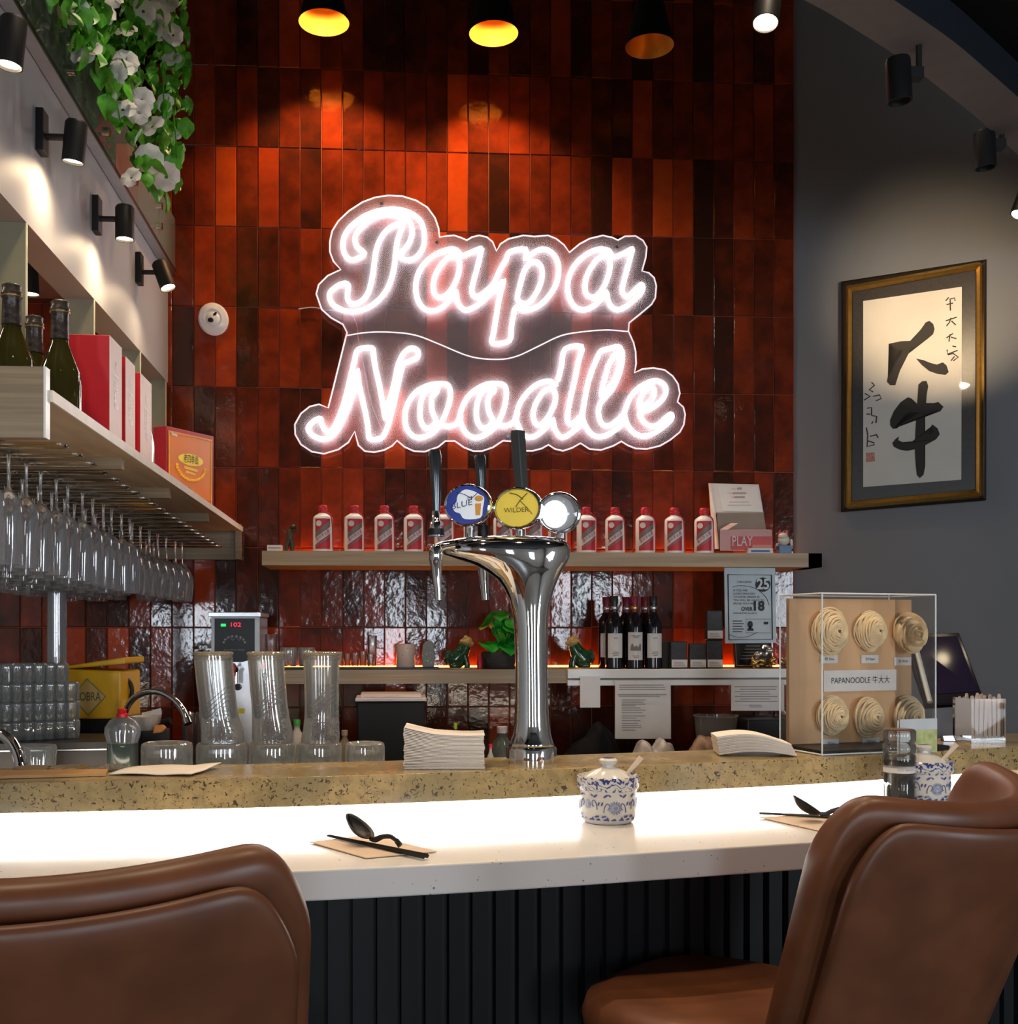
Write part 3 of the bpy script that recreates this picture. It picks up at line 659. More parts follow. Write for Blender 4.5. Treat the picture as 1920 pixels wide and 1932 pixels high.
def upper_shelf_bits():
    # open presentation box, its lid standing up behind
    p = on1(1402, .12)
    def q(u, v, Y): return onY(u, v, Y)
    Yb, Yf = S1Y+.19, S1Y+.10
    r = thing('presentation_box', on1(1400, .1), 'open cardboard presentation box with its white printed lid standing upright', 'box')
    b = MB(); b.hexa([q(1356, 1036, Yf), q(1450, 1036, Yf), q(1450, 1034, Yb), q(1356, 1034, Yb)], [q(1352, 968, Yf), q(1440, 968, Yf), q(1440, 966, Yb), q(1352, 966, Yb)]); b.build('box_tray', mat('dark_kraft', (.30, .25, .20), .8), r)  # tray in an even mid-brown kraft tone
    b = MB(); lid = [q(1350, 968, Yb-.015), q(1440, 968, Yb-.015), q(1431, 914, Yb+.035), q(1341, 912, Yb+.035)]
    b.prism(lid, (0, .012, 0)); l = b.build('lid', 'card', r)
    b = MB(); b.prism([q(1341, 912, Yb+.033), q(1350, 968, Yb-.017), q(1356, 1036, Yf-.002), q(1347, 1036, Yf+.05), q(1338, 912, Yb+.05)], (-.004, 0, 0)); b.build('side_flap', 'paper', r)
    b = MB(); b.prism([x+Vector((0, -.002, 0)) for x in (q(1362, 964, Yb-.012), q(1438, 966, Yb-.012), q(1428, 918, Yb+.032), q(1352, 917, Yb+.032))], (0, -.001, 0)); cd = b.build('card_insert', 'white', l)
    b = MB(); f = lambda x, y: q(1394+x, 938-y, Yb-.002)+Vector((0, -.005, 0))
    for yy, ww, h in ((14, 9, 4), (6, 26, 3), (-2, 20, 3.6), (-10, 38, 1.2), (-16, 44, 1.2), (-20, 40, 1.0)): b.quad(f(-ww/2, yy), f(ww/2, yy), f(ww/2, yy+h), f(-ww/2, yy+h))
    b.build('printed_lines', mat('pale_print', (.50, .40, .40), .8), l)
    # pink carton in front
    r = thing('pink_carton', on1(1405, .03), 'pale pink carton with white letters standing before the presentation box', 'carton')
    Y0, Y1 = S1Y+.022, S1Y+.085
    b = MB(); b.hexa([q(1358, 1039, Y0), q(1456, 1040, Y0), q(1456, 1038, Y1), q(1358, 1037, Y1)], [q(1358, 1000, Y0), q(1456, 1000, Y0), q(1452, 999, Y1), q(1362, 999, Y1)]); b.build('carton_body', mat('carton_pink', (.62, .33, .31), .6), r)
    b = MB(); b.prism([q(1358, 1000, Y0), q(1372, 1000, Y0), q(1392, 988, Y0+.06), q(1378, 988, Y0+.06)], (0, 0, .002)); b.build('open_flap', mat('flap_pink', (.66, .48, .46), .6), r)
    b = MB(); b.quad(*[x+Vector((0, -.0012, 0)) for x in (q(1378, 1037, Y0), q(1455, 1038, Y0), q(1455, 1012, Y0), q(1378, 1012, Y0))]); b.build('red_panel', mat('panel_red', (.55, .10, .10), .6), r)
    b = MB(); b.text('PLAY', .052, lambda x, y: q(1400, 1022, Y0)+Vector((x, -.003, y)), width=.075); b.build('lettering', 'pinkwhite', r)
    r = thing('small_books', on1(1440, .01), 'thin blue and white booklet pack lying in front of the pink carton', 'booklets')
    b = MB(); b.box((q(1412, 1035, S1Y).x, S1Y+.002, S1T), (q(1458, 1035, S1Y).x, S1Y+.018, S1T+.018)); b.build('booklet', 'card', r)
    b = MB(); b.box((q(1417, 1035, S1Y).x, S1Y+.001, S1T+.004), (q(1452, 1035, S1Y).x, S1Y+.003, S1T+.011)); b.build('blue_stripe', mat('book_blue', (.05, .12, .38), .5), r)
    b = MB(); b.box((q(1420, 1028, S1Y).x, S1Y+.002, S1T+.018), (q(1456, 1028, S1Y).x, S1Y+.019, S1T+.030)); b.build('pink_pack', mat('salmon', (.70, .26, .18), .5), r)
    # small cat ornament
    p = on1(1478, .05); r = thing('cat_figurine', p, 'tiny white cat ornament on a blue block at the grey wall end', 'figurine')
    b = MB(); b.box((p.x-.024, p.y-.02, p.z), (p.x+.024, p.y+.02, p.z+.030)); b.build('blue_base', mat('dusty_blue', (.13, .23, .38), .5), r, bevel=.003)
    b = MB(); b.ball(p+Vector((0, 0, .050)), (.022, .018, .020)); b.ball(p+Vector((-.004, -.004, .064)), (.018, .016, .014)); b.ball(p+Vector((.026, -.008, .042)), (.006, .006, .014), 10, 6); b.build('cat_body', 'ivory', r, True)
    b = MB()
    for s in (-1, 1): b.lathe([(.008, 0), (.0, .016)], 8, p+Vector((s*.013, 0, .074)), cap1=False)
    b.build('ears', 'red', r, True)
    # figurine and white box, free end
    p = on1(546, .06); r = thing('dark_figurine', p, 'small dark bronze figurine with raised arms at the free end of the upper shelf', 'figurine')
    br = mat('dark_bronze', (.055, .042, .022), .45, .4)
    b = MB(); b.tube([p+Vector((-.012, 0, 0)), p+Vector((-.008, 0, .03)), p+Vector((0, 0, .055))], [.006, .008, .010], 8); b.tube([p+Vector((.010, 0, 0)), p+Vector((.008, 0, .03)), p+Vector((0, 0, .055))], [.007, .009, .010], 8)
    b.tube([p+Vector((0, 0, .045)), p+Vector((.002, 0, .07)), p+Vector((.006, 0, .082))], [.011, .013, .008], 8); b.ball(p+Vector((.012, -.002, .088)), .010, 10, 8)
    b.tube([p+Vector((-.004, 0, .074)), p+Vector((-.016, -.004, .066)), p+Vector((-.026, -.006, .078))], .004, 6); b.tube([p+Vector((.012, 0, .074)), p+Vector((.022, -.002, .07)), p+Vector((.024, -.004, .09))], .004, 6)
    b.build('figure_body', br, r, True)
    p = on1(522, .05); r = thing('card_box', p, 'little white card box beside the dark figurine', 'box')
    b = MB(); b.box((p.x-.032, p.y-.02, p.z), (p.x+.020, p.y+.02, p.z+.022)); b.build('box_body', 'card', r)
    b = MB(); b.box((p.x-.028, p.y-.0215, p.z+.010), (p.x+.016, p.y-.0195, p.z+.014)); b.build('printed_line', 'greyink', r)
upper_shelf_bits()

# ------------------------------------------------------------------ lower shelf
def lion(u, flip, label):
    p = on2(u, .07); r = thing('lion_figurine', p, label, 'figurine', 'green glazed guardian lions'); f = flip
    gl = MATS.get('lion_green') or mat('lion_green', (.012, .055, .022), .12, var=.5, scale=40, coat=.6)
    am = MATS.get('lion_amber') or mat('lion_amber', (.48, .30, .10), .2, var=.35, scale=50)
    V = lambda x, y, z: p+Vector((x*f, y, z))
    b = MB(); b.ball(V(-.012, 0, .036), (.036, .026, .034)); b.tube([V(-.02, 0, .035), V(.008, 0, .062), V(.020, 0, .085)], [.030, .027, .021], 14)
    b.tube([V(.014, -.012, .05), V(.024, -.012, .02), V(.024, -.012, .004)], [.012, .009, .011], 10); b.tube([V(.014, .012, .05), V(.026, .012, .02), V(.026, .012, .004)], [.012, .009, .011], 10)
    b.ball(V(-.022, -.016, .012), (.018, .010, .012), 12, 8); b.ball(V(-.022, .016, .012), (.018, .010, .012), 12, 8); b.build('lion_body', gl, r, True)
    b = MB(); b.ball(V(.024, 0, .098), (.021, .019, .020)); b.ball(V(.040, 0, .092), (.010, .012, .009), 10, 8); b.ball(V(.020, -.012, .114), (.007, .005, .008), 8, 6); b.ball(V(.020, .012, .114), (.007, .005, .008), 8, 6)
    for k in range(7): b.ball(V(.006-.002*k, .012*math.sin(k*1.3), .100-.010*k), (.009, .016, .008), 8, 6)
    b.build('mane_and_head', am, r, True)
    b = MB(); b.lathe([(.0, 0), (.044, 0), (.044, .004), (.0, .004)], 20, p+Vector((-.002*f, 0, -.0)), cap0=False, cap1=False, sy=.7); b.build('plinth', am, r)
    b = MB(); b.tube(catmull([V(-.044, 0, .02), V(-.052, 0, .04), V(-.046, 0, .058), V(-.036, 0, .066)], 4), [.007]*13, 8); b.build('tail', gl, r, True)
lion(868, 1, 'green glazed guardian lion figurine between the grey stone tablet and the plant')
lion(1092, -1, 'green glazed guardian lion figurine beside the red wine bottles')

def cup(name, p, rb, rt, h, label, group, m='glass', ribs=0, wallr=True):
    b = MB(); n = 24
    b.lathe([(.0, .004), (rb*.9, .004), (rb, .008), (rt, h), (rt*.985, h+.0015), (rt*.965, h), (rb*.90, .012), (.0, .012)], n, p, cap0=False, cap1=False)
    for k in range(ribs):
        a = 2*PI*k/ribs
        b.tube([p+Vector((rb*1.01*math.cos(a), rb*1.01*math.sin(a), .01)), p+Vector((rt*1.005*math.cos(a), rt*1.005*math.sin(a), h*.92))], .0013, 5)
    return tag(b.build(name, m, smooth=True, origin=p), label, 'glass', group)
def lower_shelf_bits():
    p = on2(690, .07); xl, xr = on2(508).x, on2(828).x
    tag(MB().box((xl, S2Y+.004, S2T), (xr, S2Y+.16, S2T+.006)).build('shelf_mat', 'black'), 'thin black rubber mat under the glasses on the lower shelf', 'mat')
    z = Vector((0, 0, .006))
    cup('tall_glass', on2(511, .08)+z, .022, .026, .118, 'tall clear highball glass at the boiler end of the lower shelf', 'glasses on the lower shelf')
    for k, (u, lab) in enumerate(((545, 'cut crystal tumbler next to the tall highball glass'), (578, 'cut crystal tumbler behind the middle boot glass'))):
        cup('crystal_tumbler', on2(u, .07)+z, .027, .030, .070, lab, 'glasses on the lower shelf', 'thick', 14)
    for k in range(7):
        cup('shot_glass', on2(612+14.5*k, .05+.045*(k % 2))+z, .011, .0145, .048+.004*(k % 3), 'small clear shot glass in the cluster behind the right boot glass', 'shot glasses on the lower shelf')
    cup('slim_glass', on2(702, .10)+z, .015, .017, .112, 'slim tall shooter glass at the end of the shot glass cluster', 'glasses on the lower shelf')
    p = on2(765, .07)+z; b = MB(); b.lathe([(.0, 0), (.032, 0), (.034, .003), (.036, .083), (.033, .084), (.031, .01), (.0, .01)], 24, p, cap0=False, cap1=False)
    tag(b.build('candle_holder', speckle('mottled_glass', (.62, .46, .40), (.30, .14, .10), .25, 160, .2), smooth=True), 'mottled pinkish glass candle holder beside the grey stone tablet', 'candle holder')
    p = on2(808, .06)+z; b = MB(); pts = [p+Vector((x, 0, y)) for x, y in ((-.021, 0), (.021, 0), (.023, .05), (.021, .085), (.012, .095), (-.008, .095), (-.020, .082), (-.024, .04))]
    b.prism(pts, (0, .022, 0)); tag(b.build('stone_tablet', speckle('grey_granite', (.18, .20, .19), (.55, .56, .54), .30, 120, .6), bevel=.003), 'small upright grey granite tablet on the black mat', 'stone')
    p = on2(905, .05); tag(MB().lathe([(.0, 0), (.010, 0), (.011, .02), (.008, .045), (.004, .052), (.0, .052)], 14, p, cap0=False, cap1=False).build('red_candle', 'deepred', smooth=True), 'tiny dark red candle tucked beside the black plant pot', 'candle')
    # plant
    p = on2(945, .09); r = thing('potted_plant', p, 'bright green leafy plant in a black bark pot behind the beer tower', 'plant')
    b = MB(); b.lathe([(.0, 0), (.066, 0), (.074, .012), (.076, .048), (.068, .062), (.0, .060)], 18, p, cap0=False, cap1=False, sy=.7); b.build('pot', mat('black_bark', (.018, .014, .013), .7, var=.5, scale=60, bump=.6), r, True)
    rr = random.Random(4); b = MB(); b2 = MB()
    for k in range(15):
        a = rr.uniform(0, 2*PI); hh = rr.uniform(.075, .185); rad = rr.uniform(.01, .055); c = p+Vector((rad*math.cos(a)*1.0, rad*math.sin(a)*.6, hh)); s = rr.uniform(.030, .046)
        b2.tube([p+Vector((0, 0, .055)), p+Vector((rad*.4*math.cos(a), 0, .055+hh*.3)), c], .002, 5)
        ax = Matrix.Rotation(rr.uniform(0, 2*PI), 3, 'Z') @ Matrix.Rotation(rr.uniform(-1.2, 1.2), 3, 'X')
        b.grid(lambda i, j: c+ax @ Vector(((i-.5)*2*s*math.sin(PI*min(max(j, .03), .97))**.6, (j-.3)*2.0*s, s*.5*abs(i-.5)+s*.35*math.sin(5*j+k)*.5)), 4, 5)
    b2.build('stem', 'green2', r, True); b.build('leaves', 'green2', r, True)
    # wine bottles
    def wine(u, dy, cap, label, lab=True, emblem=False):
        p = on2(u, dy); r = thing('wine_bottle', p, label, 'bottle', 'red wine bottles on the lower shelf')
        rb = .0315
        MB().lathe([(.0, .003), (rb-.004, .0), (rb, .004), (rb, .150), (rb*.93, .172), (rb*.62, .192), (.0125, .206), (.0118, .224), (.0, .224)], 26, p, cap0=False, cap1=False).build('bottle_body', mat('wine_glass_dark', (.010, .008, .012), .07, var=.2) if 'wine_glass_dark' not in MATS else MATS['wine_glass_dark'], r, True)
        MB().lathe([(.0134, .205), (.0134, .236), (.0146, .237), (.0146, .260), (.013, .263), (.0, .263)], 20, p, cap0=False, cap1=False).build('capsule', cap, r, True)
        MB().lathe([(.0142, .214), (.0150, .216), (.0150, .224), (.0142, .226)], 20, p, cap0=False, cap1=False).build('neck_band', 'goldm' if emblem else 'steel', r, True)
        if lab:
            f = lambda x, z: p+Vector(((rb+.0008)*math.sin(x/rb), -(rb+.0008)*math.cos(x/rb), z)); g = lambda x, z: f(x, z)+Vector((0, -.0008, 0))
            z0, z1 = (.032, .132) if emblem else (.040, .128)
            b = MB(); b.grid(lambda s, t: f(-.030+.060*s, z0+(z1-z0)*t), 12, 1); l = b.build('label', 'paper', r)
            b = MB()
            for zz, ww in (((.060, .020), (.054, .026), (.048, .018), (.110, .016)) if not emblem else ((.118, .036), (.113, .020), (.046, .026), (.040, .018))): b.grid(lambda s, t: g(-ww/2+ww*s, zz+.0022*t), 6, 1)
            if emblem:
                rr = random.Random(3)
                b.grid(lambda s, t: g(-.020+.040*s, .066+(.010+.020*abs(math.sin(9*s))*(.4+.6*abs(s-.5)*2))*t), 16, 1)
            b.build('label_print', mat('label_grey', (.22, .21, .21), .8) if 'label_grey' not in MATS else MATS['label_grey'], l)
    dk = mat('dark_capsule', (.012, .016, .018), .35); rd = mat('wine_red_capsule', (.20, .012, .03), .4)
    wine(1158, .05, dk, 'dark wine bottle with plain cream label, beside the green lion')
    wine(1196, .045, rd, 'wine bottle with a sketched castle label and red capsule', True, True)
    wine(1232, .05, dk, 'dark wine bottle with plain cream label, next to the black packets')
    for u, lab in ((1144, 'dark wine bottle in the back row nearest the green lion'), (1181, 'dark wine bottle in the back row behind the castle label bottle'), (1216, 'dark wine bottle in the back row nearest the black packets')):
        wine(u, .145, rd, lab, u == 1144)
    # packets with white labels
    def packet(u, w, h, dy, label, z0=0.0, top=True, c='black'):
        p = on2(u, dy); p.z += z0; r = thing('tea_packet', p, label, 'packet', 'dark tea packets on the lower shelf')
        hw = w/2
        b = MB(); b.hexa([p+Vector(q) for q in ((-hw, -.018, 0), (hw, -.018, 0), (hw, .018, 0), (-hw, .018, 0))], [p+Vector(q) for q in ((-hw*.96, -.012, h), (hw*.96, -.012, h), (hw*.96, .006, h), (-hw*.96, .006, h))]); b.build('packet_body', mat('dark_foil', (.018, .016, .016), .45, var=.5, scale=60, bump=.5) if 'dark_foil' not in MATS else MATS['dark_foil'], r, bevel=.003)
        b = MB(); b.box((p.x-hw*.92, p.y-.0195, p.z+.005), (p.x+hw*.92, p.y-.0170, p.z+.033)); l = b.build('white_label', 'paper', r)
        b = MB()
        for k in range(3): b.box((p.x-hw*.7, p.y-.0205, p.z+.010+.006*k), (p.x+hw*(.7-.15*k), p.y-.0190, p.z+.012+.006*k))
        b.build('label_print', 'greyink', l)
    packet(1279, .062, .098, .05, 'squat black tea packet with white label next to the wine bottles')
    packet(1314, .062, .092, .05, 'squat black tea packet with white label, second from the wine bottles')
    packet(1346, .060, .104, .05, 'grey tea packet at the bottom of the tall pair by the age notice')
    packet(1346, .060, .106, .05, 'grey tea packet on top of the tall pair by the age notice', .105)
    b = MB(); p = on2(1262, .085); b.box((p.x-.03, p.y, p.z), (p.x+.055, p.y+.05, p.z+.098)); tag(b.build('dark_tin', mat('dark_tin', (.03, .027, .025), .3)), 'dark squat tin behind the black tea packets', 'tin')
    # certificate frame and dragon
    p = on2(1420, .16); r = thing('certificate_plaque', p, 'dark framed certificate plaque leaning below the age notice', 'plaque')
    T = Matrix.Translation(p) @ Matrix.Rotation(R(-8), 4, 'X')
    b = MB(); b.box((-.072, -.010, 0), (.072, 0, .098), T); b.build('plaque_board', 'black', r)
    b = MB(); b.tube([T @ Vector(q) for q in ((-.066, -.0115, .006), (.066, -.0115, .006), (.066, -.0115, .092), (-.066, -.0115, .092))], .002, 6, True); b.build('gilt_border', 'goldm', r)
    b = MB()
    for k in range(5): b.box((-.05+.006*k, -.0125, .030+.012*k), (.05-.006*k, -.0105, .033+.012*k), T)
    b.build('plaque_lettering', mat('dull_gold', (.32, .26, .16), .5), r)
    p = on2(1447, .06); r = thing('dragon_figurine', p, 'gold and silver coiled dragon ornament in front of the dark plaque', 'figurine')
    b = MB(); rr = random.Random(9); b.tube(catmull([p+Vector(q) for q in ((-.06, 0, .012), (-.03, -.012, .030), (0, .008, .020), (.03, -.010, .036), (.058, .004, .018), (.072, -.004, .008))], 6), [.008+.005*math.sin(i*.9) for i in range(31)], 10)
    for k in range(16): q = p+Vector((rr.uniform(-.06, .07), rr.uniform(-.016, .012), rr.uniform(.004, .04))); b.ball(q, (rr.uniform(.006, .012), .007, rr.uniform(.004, .009)), 8, 6)
    b.build('dragon_body', mat('antique_gold', (.55, .36, .12), .28, .85, var=.3, scale=70), r, True)
    b = MB(); b.tube(catmull([p+Vector(q) for q in ((-.045, -.004, .035), (-.03, -.014, .055), (-.01, -.006, .050), (.004, -.012, .072), (-.01, -.004, .082), (-.022, -.01, .070))], 5), .007, 8); b.ball(p+Vector((.006, -.012, .066)), (.016, .012, .012)); b.ball(p+Vector((-.04, -.012, .052)), (.014, .010, .012)); b.build('silver_head', mat('tarnished_silver', (.62, .58, .54), .25, .8, var=.25, scale=80), r, True)
lower_shelf_bits()

def notices():
    # age notice hung from the upper shelf
    Y = S1Y+.05; q = lambda u, v, dy=0: onY(u, v, Y+dy)
    r = thing('age_notice', q(1415, 1215), 'pale blue laminated age notice reading 25 and OVER 18 under the shelf', 'notice')
    b = MB(); b.prism([q(1368, 1214), q(1464, 1213), q(1462, 1072), q(1366, 1070)], (0, .004, 0)); sh = b.build('notice_sheet', mat('pale_blue_card', (.47, .54, .57), .3), r)
    b = MB(); b.tube([q(u, v, -.002) for u, v in ((1375, 1207), (1457, 1206), (1455, 1085), (1373, 1084))], .0022, 4, True); b.build('printed_border', 'ink', sh)
    cx, cy = 1439, 1103
    b = MB(); b.poly(*[q(cx+14*math.cos(t*PI/16), cy+13.5*math.sin(t*PI/16), -.0025) for t in range(32)]); b.build('round_badge', 'ink', sh)
    b = MB(); b.text('25', .052, lambda x, y: q(cx, cy, -.005)+Vector((x, 0, y)), width=.046, bold=.03); b.build('badge_number', mat('notice_white', (.75, .78, .80), .5), sh)
    b = MB(); b.text('18', .048, lambda x, y: q(1432, 1144, -.003)+Vector((x, 0, y)), width=.040, bold=.035); b.text('OVER', .020, lambda x, y: q(1409, 1149, -.003)+Vector((x, 0, y)), width=.042, bold=.02)
    b.text('CHALLENGE', .010, lambda x, y: q(1404, 1098, -.003)+Vector((x, 0, y)), width=.054)
    for k, t in enumerate(('IF YOU ARE', 'LUCKY ENOUGH', 'TO LOOK UNDER 25', 'YOU WILL BE ASKED TO', 'PROVE YOU ARE')): b.text(t, .0105, lambda x, y: q(1383, 1114+6.2*k, -.003)+Vector((x, 0, y)), align='LEFT')
    b.text('WHEN BUYING ALCOHOL', .0095, lambda x, y: q(1406, 1157, -.003)+Vector((x, 0, y)), width=.09)
    for k in range(5): b.quad(q(1382, 1171+5*k, -.003), q(1382+18+3*(k % 2), 1171+5*k, -.003), q(1382+18+3*(k % 2), 1172.6+5*k, -.003), q(1382, 1172.6+5*k, -.003))
    b.build('lettering', 'ink', sh)
    b = MB(); b.poly(*[q(1415+5*math.cos(t*PI/10), 1178+6.5*math.sin(t*PI/10), -.003) for t in range(20)]); b.quad(q(1409, 1190, -.003), q(1422, 1190, -.003), q(1420, 1185, -.003), q(1411, 1185, -.003)); b.quad(q(1413, 1186, -.003), q(1417, 1186, -.003), q(1417, 1182, -.003), q(1413, 1182, -.003)); b.quad(q(1441, 1178, -.003), q(1449, 1178, -.003), q(1449, 1173, -.003), q(1441, 1173, -.003)); b.build('silhouette_icon', 'ink', sh)
    b = MB(); pts = [(1381, 1108), (1392, 1105), (1410, 1106), (1428, 1112), (1444, 1126), (1451, 1142)]; b.tube(catmull([q(u, v, -.002) for u, v in pts], 4), .0008, 4)
    b.tube(catmull([q(u, v, -.002) for u, v in ((1376, 1197), (1390, 1202), (1410, 1201), (1428, 1193))], 4), .0008, 4); b.tube([q(u, v, -.002) for u, v in ((1407, 1168), (1453, 1168), (1453, 1194), (1407, 1194))], .0007, 4, True); b.build('thin_rules', 'ink', sh)
    # papers hanging from the rail
    Y2 = S2Y-.030
    def sheet(u0, u1, v0, v1, label, lines, curl=0.0, ink='greyink'):
        q = lambda u, v, dy=0: onY(u, v, Y2+dy)
        r = thing('hanging_note', q((u0+u1)/2, v1), label, 'paper')
        b = MB(); b.grid(lambda s, t: q(u0+(u1-u0)*s+curl*2*t*(s-.3), v0+(v1-v0)*t, -.002+curl*.010*math.sin(7*s+2)*t*t), 10, 10); sh = b.build('sheet', 'paper', r, True)
        if lines:
            b = MB()
            for (a, c, v) in lines: b.quad(q(a, v, -.0125), q(c, v, -.0125), q(c, v+1.5, -.0125), q(a, v+1.5, -.0125))
            b.build('printed_lines', ink, sh)
    sheet(1094, 1132, 1276, 1335, 'blank small white slip hanging at the left end of the white rail', [])
    rr = random.Random(5)
    L1 = [(1168, 1168+rr.uniform(70, 92), v) for v in (1292, 1296, 1300)]+[(1165, 1257, 1310), (1167, 1245, 1313)]+[(1173, 1173+rr.uniform(25, 46), v) for v in (1320, 1324, 1328, 1331, 1335, 1339, 1344, 1350, 1354, 1359, 1364, 1368, 1372, 1377)]
    sheet(1160, 1265, 1284, 1394, 'large printed sheet hanging from the middle of the white rail', L1, .35)
    L2 = [(1386+10*(k % 2), 1470-rr.uniform(0, 22), 1295+4.6*k) for k in range(7)]+[(1412, 1436, 1330), (1414, 1438, 1333)]
    sheet(1379, 1479, 1284, 1341, 'wide printed sheet hanging at the right end of the white rail', L2, .12)
notices()
# ------------------------------------------------------------------ hanging glass rack
RX0, RX1, RY0, RY1 = -1.25, -0.545, 1.80, WY-.016
RZ = 1.43+ (1.751-1.38)                    # underside of the rack shelf
def rack():
    r = thing('hanging_shelf', (-.85, 2.9, RZ), 'hanging pale oak rack shelf with stemware rails, above the bar sink', 'shelf')
    MB().box((RX0, RY0, RZ), (RX1, RY1, RZ+.019)).build('shelf_board', 'oak_y', r)
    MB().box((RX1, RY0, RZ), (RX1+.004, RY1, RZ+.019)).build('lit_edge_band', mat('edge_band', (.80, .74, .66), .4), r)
    b = MB(); b.box((RX0, RY0-.022, RZ-.062), (RX1-.004, RY0, RZ+.052)); b.build('end_board', 'oak_dark', r)
    b = MB(); b.box((RX1-.004, RY0-.022, RZ-.062), (RX1-.0005, RY0, RZ+.052)); b.build('end_band', 'white', r)
    b = MB(); b.box((RX0, RY1-.022, RZ-.105), (RX1-.018, RY1, RZ+.022)); b.build('wall_board', 'oak_dark', r)
    b = MB(); b.box((RX1-.018, RY1-.05, RZ-.105), (RX1, RY1, RZ+.026)); b.build('corner_post', 'oak_dark', r)
    for Y in (2.358, 2.865, 3.474): MB().box((RX0, Y, RZ-.026), (RX1-.02, Y+.022, RZ)).build('cross_batten', 'oak_dark', r)
    for k in range(20):
        Y = 2.115+.1015*k; zz = RZ-.018-.0022*k; xe = RX1-.065; g = .020
        arc = [(xe-.03, Y-g, zz), (xe-.012, Y-g*.92, zz), (xe-.002, Y-g*.5, zz), (xe, Y, zz), (xe-.002, Y+g*.5, zz), (xe-.012, Y+g*.92, zz), (xe-.03, Y+g, zz)]
        MB().tube([(RX0+.02, Y-g, zz)]+catmull(arc, 3)+[(RX0+.02, Y+g, zz)], .0032, 6).build('stemware_rail', 'wire', r, True)
    # plates that carry the shelf from the beam
    for n_, (u, lab) in enumerate(((50, 'olive hanger plate between beam and rack behind the champagne bottles'), (178, 'olive hanger plate between beam and rack above the first red box'), (265, 'olive hanger plate between beam and rack above the last red box'), (314, 'olive hanger plate between beam and rack against the tiled wall'))):
        Y = min(.82/-math.tan(ang(u)), RY1-.03)
        r2 = thing('hanger_plate', (-.865, Y, RZ+.019), lab, 'hanger', 'hanger plates carrying the glass rack')
        MB().box((-.903, Y, RZ+.019), (-.8225, Y+.010, 2.36)).build('plate', 'olive', r2)
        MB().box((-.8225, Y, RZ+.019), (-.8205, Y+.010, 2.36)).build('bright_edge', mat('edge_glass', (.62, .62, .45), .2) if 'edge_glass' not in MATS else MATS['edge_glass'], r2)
rack()
def stem_proto(name, kind):
    r = thing(name, (0, 0, 0), 'stemware', 'glass')
    H = .225 if kind == 0 else .215
    b = MB()
    if kind == 0:   # flute hanging foot up: z 0 is the foot, going down
        b.lathe([(.0, -.004), (.006, -.003), (.024, -.0015), (.030, 0), (.030, .0012), (.0, .0018)], 20, cap0=False, cap1=False)
        prof_stem = [(.006, -.003), (.0035, -.012), (.0030, -.045), (.0036, -.070), (.008, -.078)]
        bowl = [(.0, -.078), (.010, -.080), (.024, -.096), (.0285, -.125), (.0285, -.165), (.0265, -.2), (.0245, -.225), (.0235, -.2255)]
    else:
        b.lathe([(.0, -.004), (.006, -.003), (.026, -.0015), (.034, 0), (.034, .0012), (.0, .0018)], 20, cap0=False, cap1=False)
        prof_stem = [(.006, -.003), (.0036, -.012), (.0032, -.050), (.0038, -.080), (.009, -.088)]
        bowl = [(.0, -.088), (.014, -.091), (.030, -.108), (.039, -.132), (.041, -.158), (.038, -.190), (.034, -.215), (.033, -.2155)]
    b.build('foot', 'rackglass', r, True, local=True)
    MB().lathe(prof_stem, 10, cap0=False, cap1=False).build('stem', 'rackglass', r, True, local=True)
    MB().lathe(bowl, 22, cap0=False, cap1=False).build('bowl', 'rackglass', r, True, local=True)
    return r
fl, wg = stem_proto('hanging_champagne_flute', 0), stem_proto('hanging_wine_glass', 1); used = {0: False, 1: False}
rr = random.Random(21)
for k in range(19):
    Y = 2.115+.1015*k; zz = RZ-.018-.0022*k+.0064
    kind = 0 if k < 12 else 1
    n = 4 if k < 6 else 5
    pitch = .073 if kind == 0 else .098
    xstart = RX1-.205 if k < 12 else RX1-.225+.006*(k-12)
    for j in range(n):
        if k > 13 and rr.random() < .12: continue
        src = fl if kind == 0 else wg
        o = src if not used[kind] else copy_tree(src); used[kind] = True
        o.location = (xstart-pitch*j+rr.uniform(-.004, .004), Y, zz); o.rotation_euler = (rr.uniform(-.02, .02), rr.uniform(-.02, .02), rr.uniform(0, 6))
        if kind == 0: tag(o, 'clear champagne flute hanging upside down in the rack rails', 'glass', 'champagne flutes hanging in the rack')
        else: tag(o, 'clear round wine glass hanging upside down at the wall end of the rack', 'glass', 'wine glasses hanging in the rack')

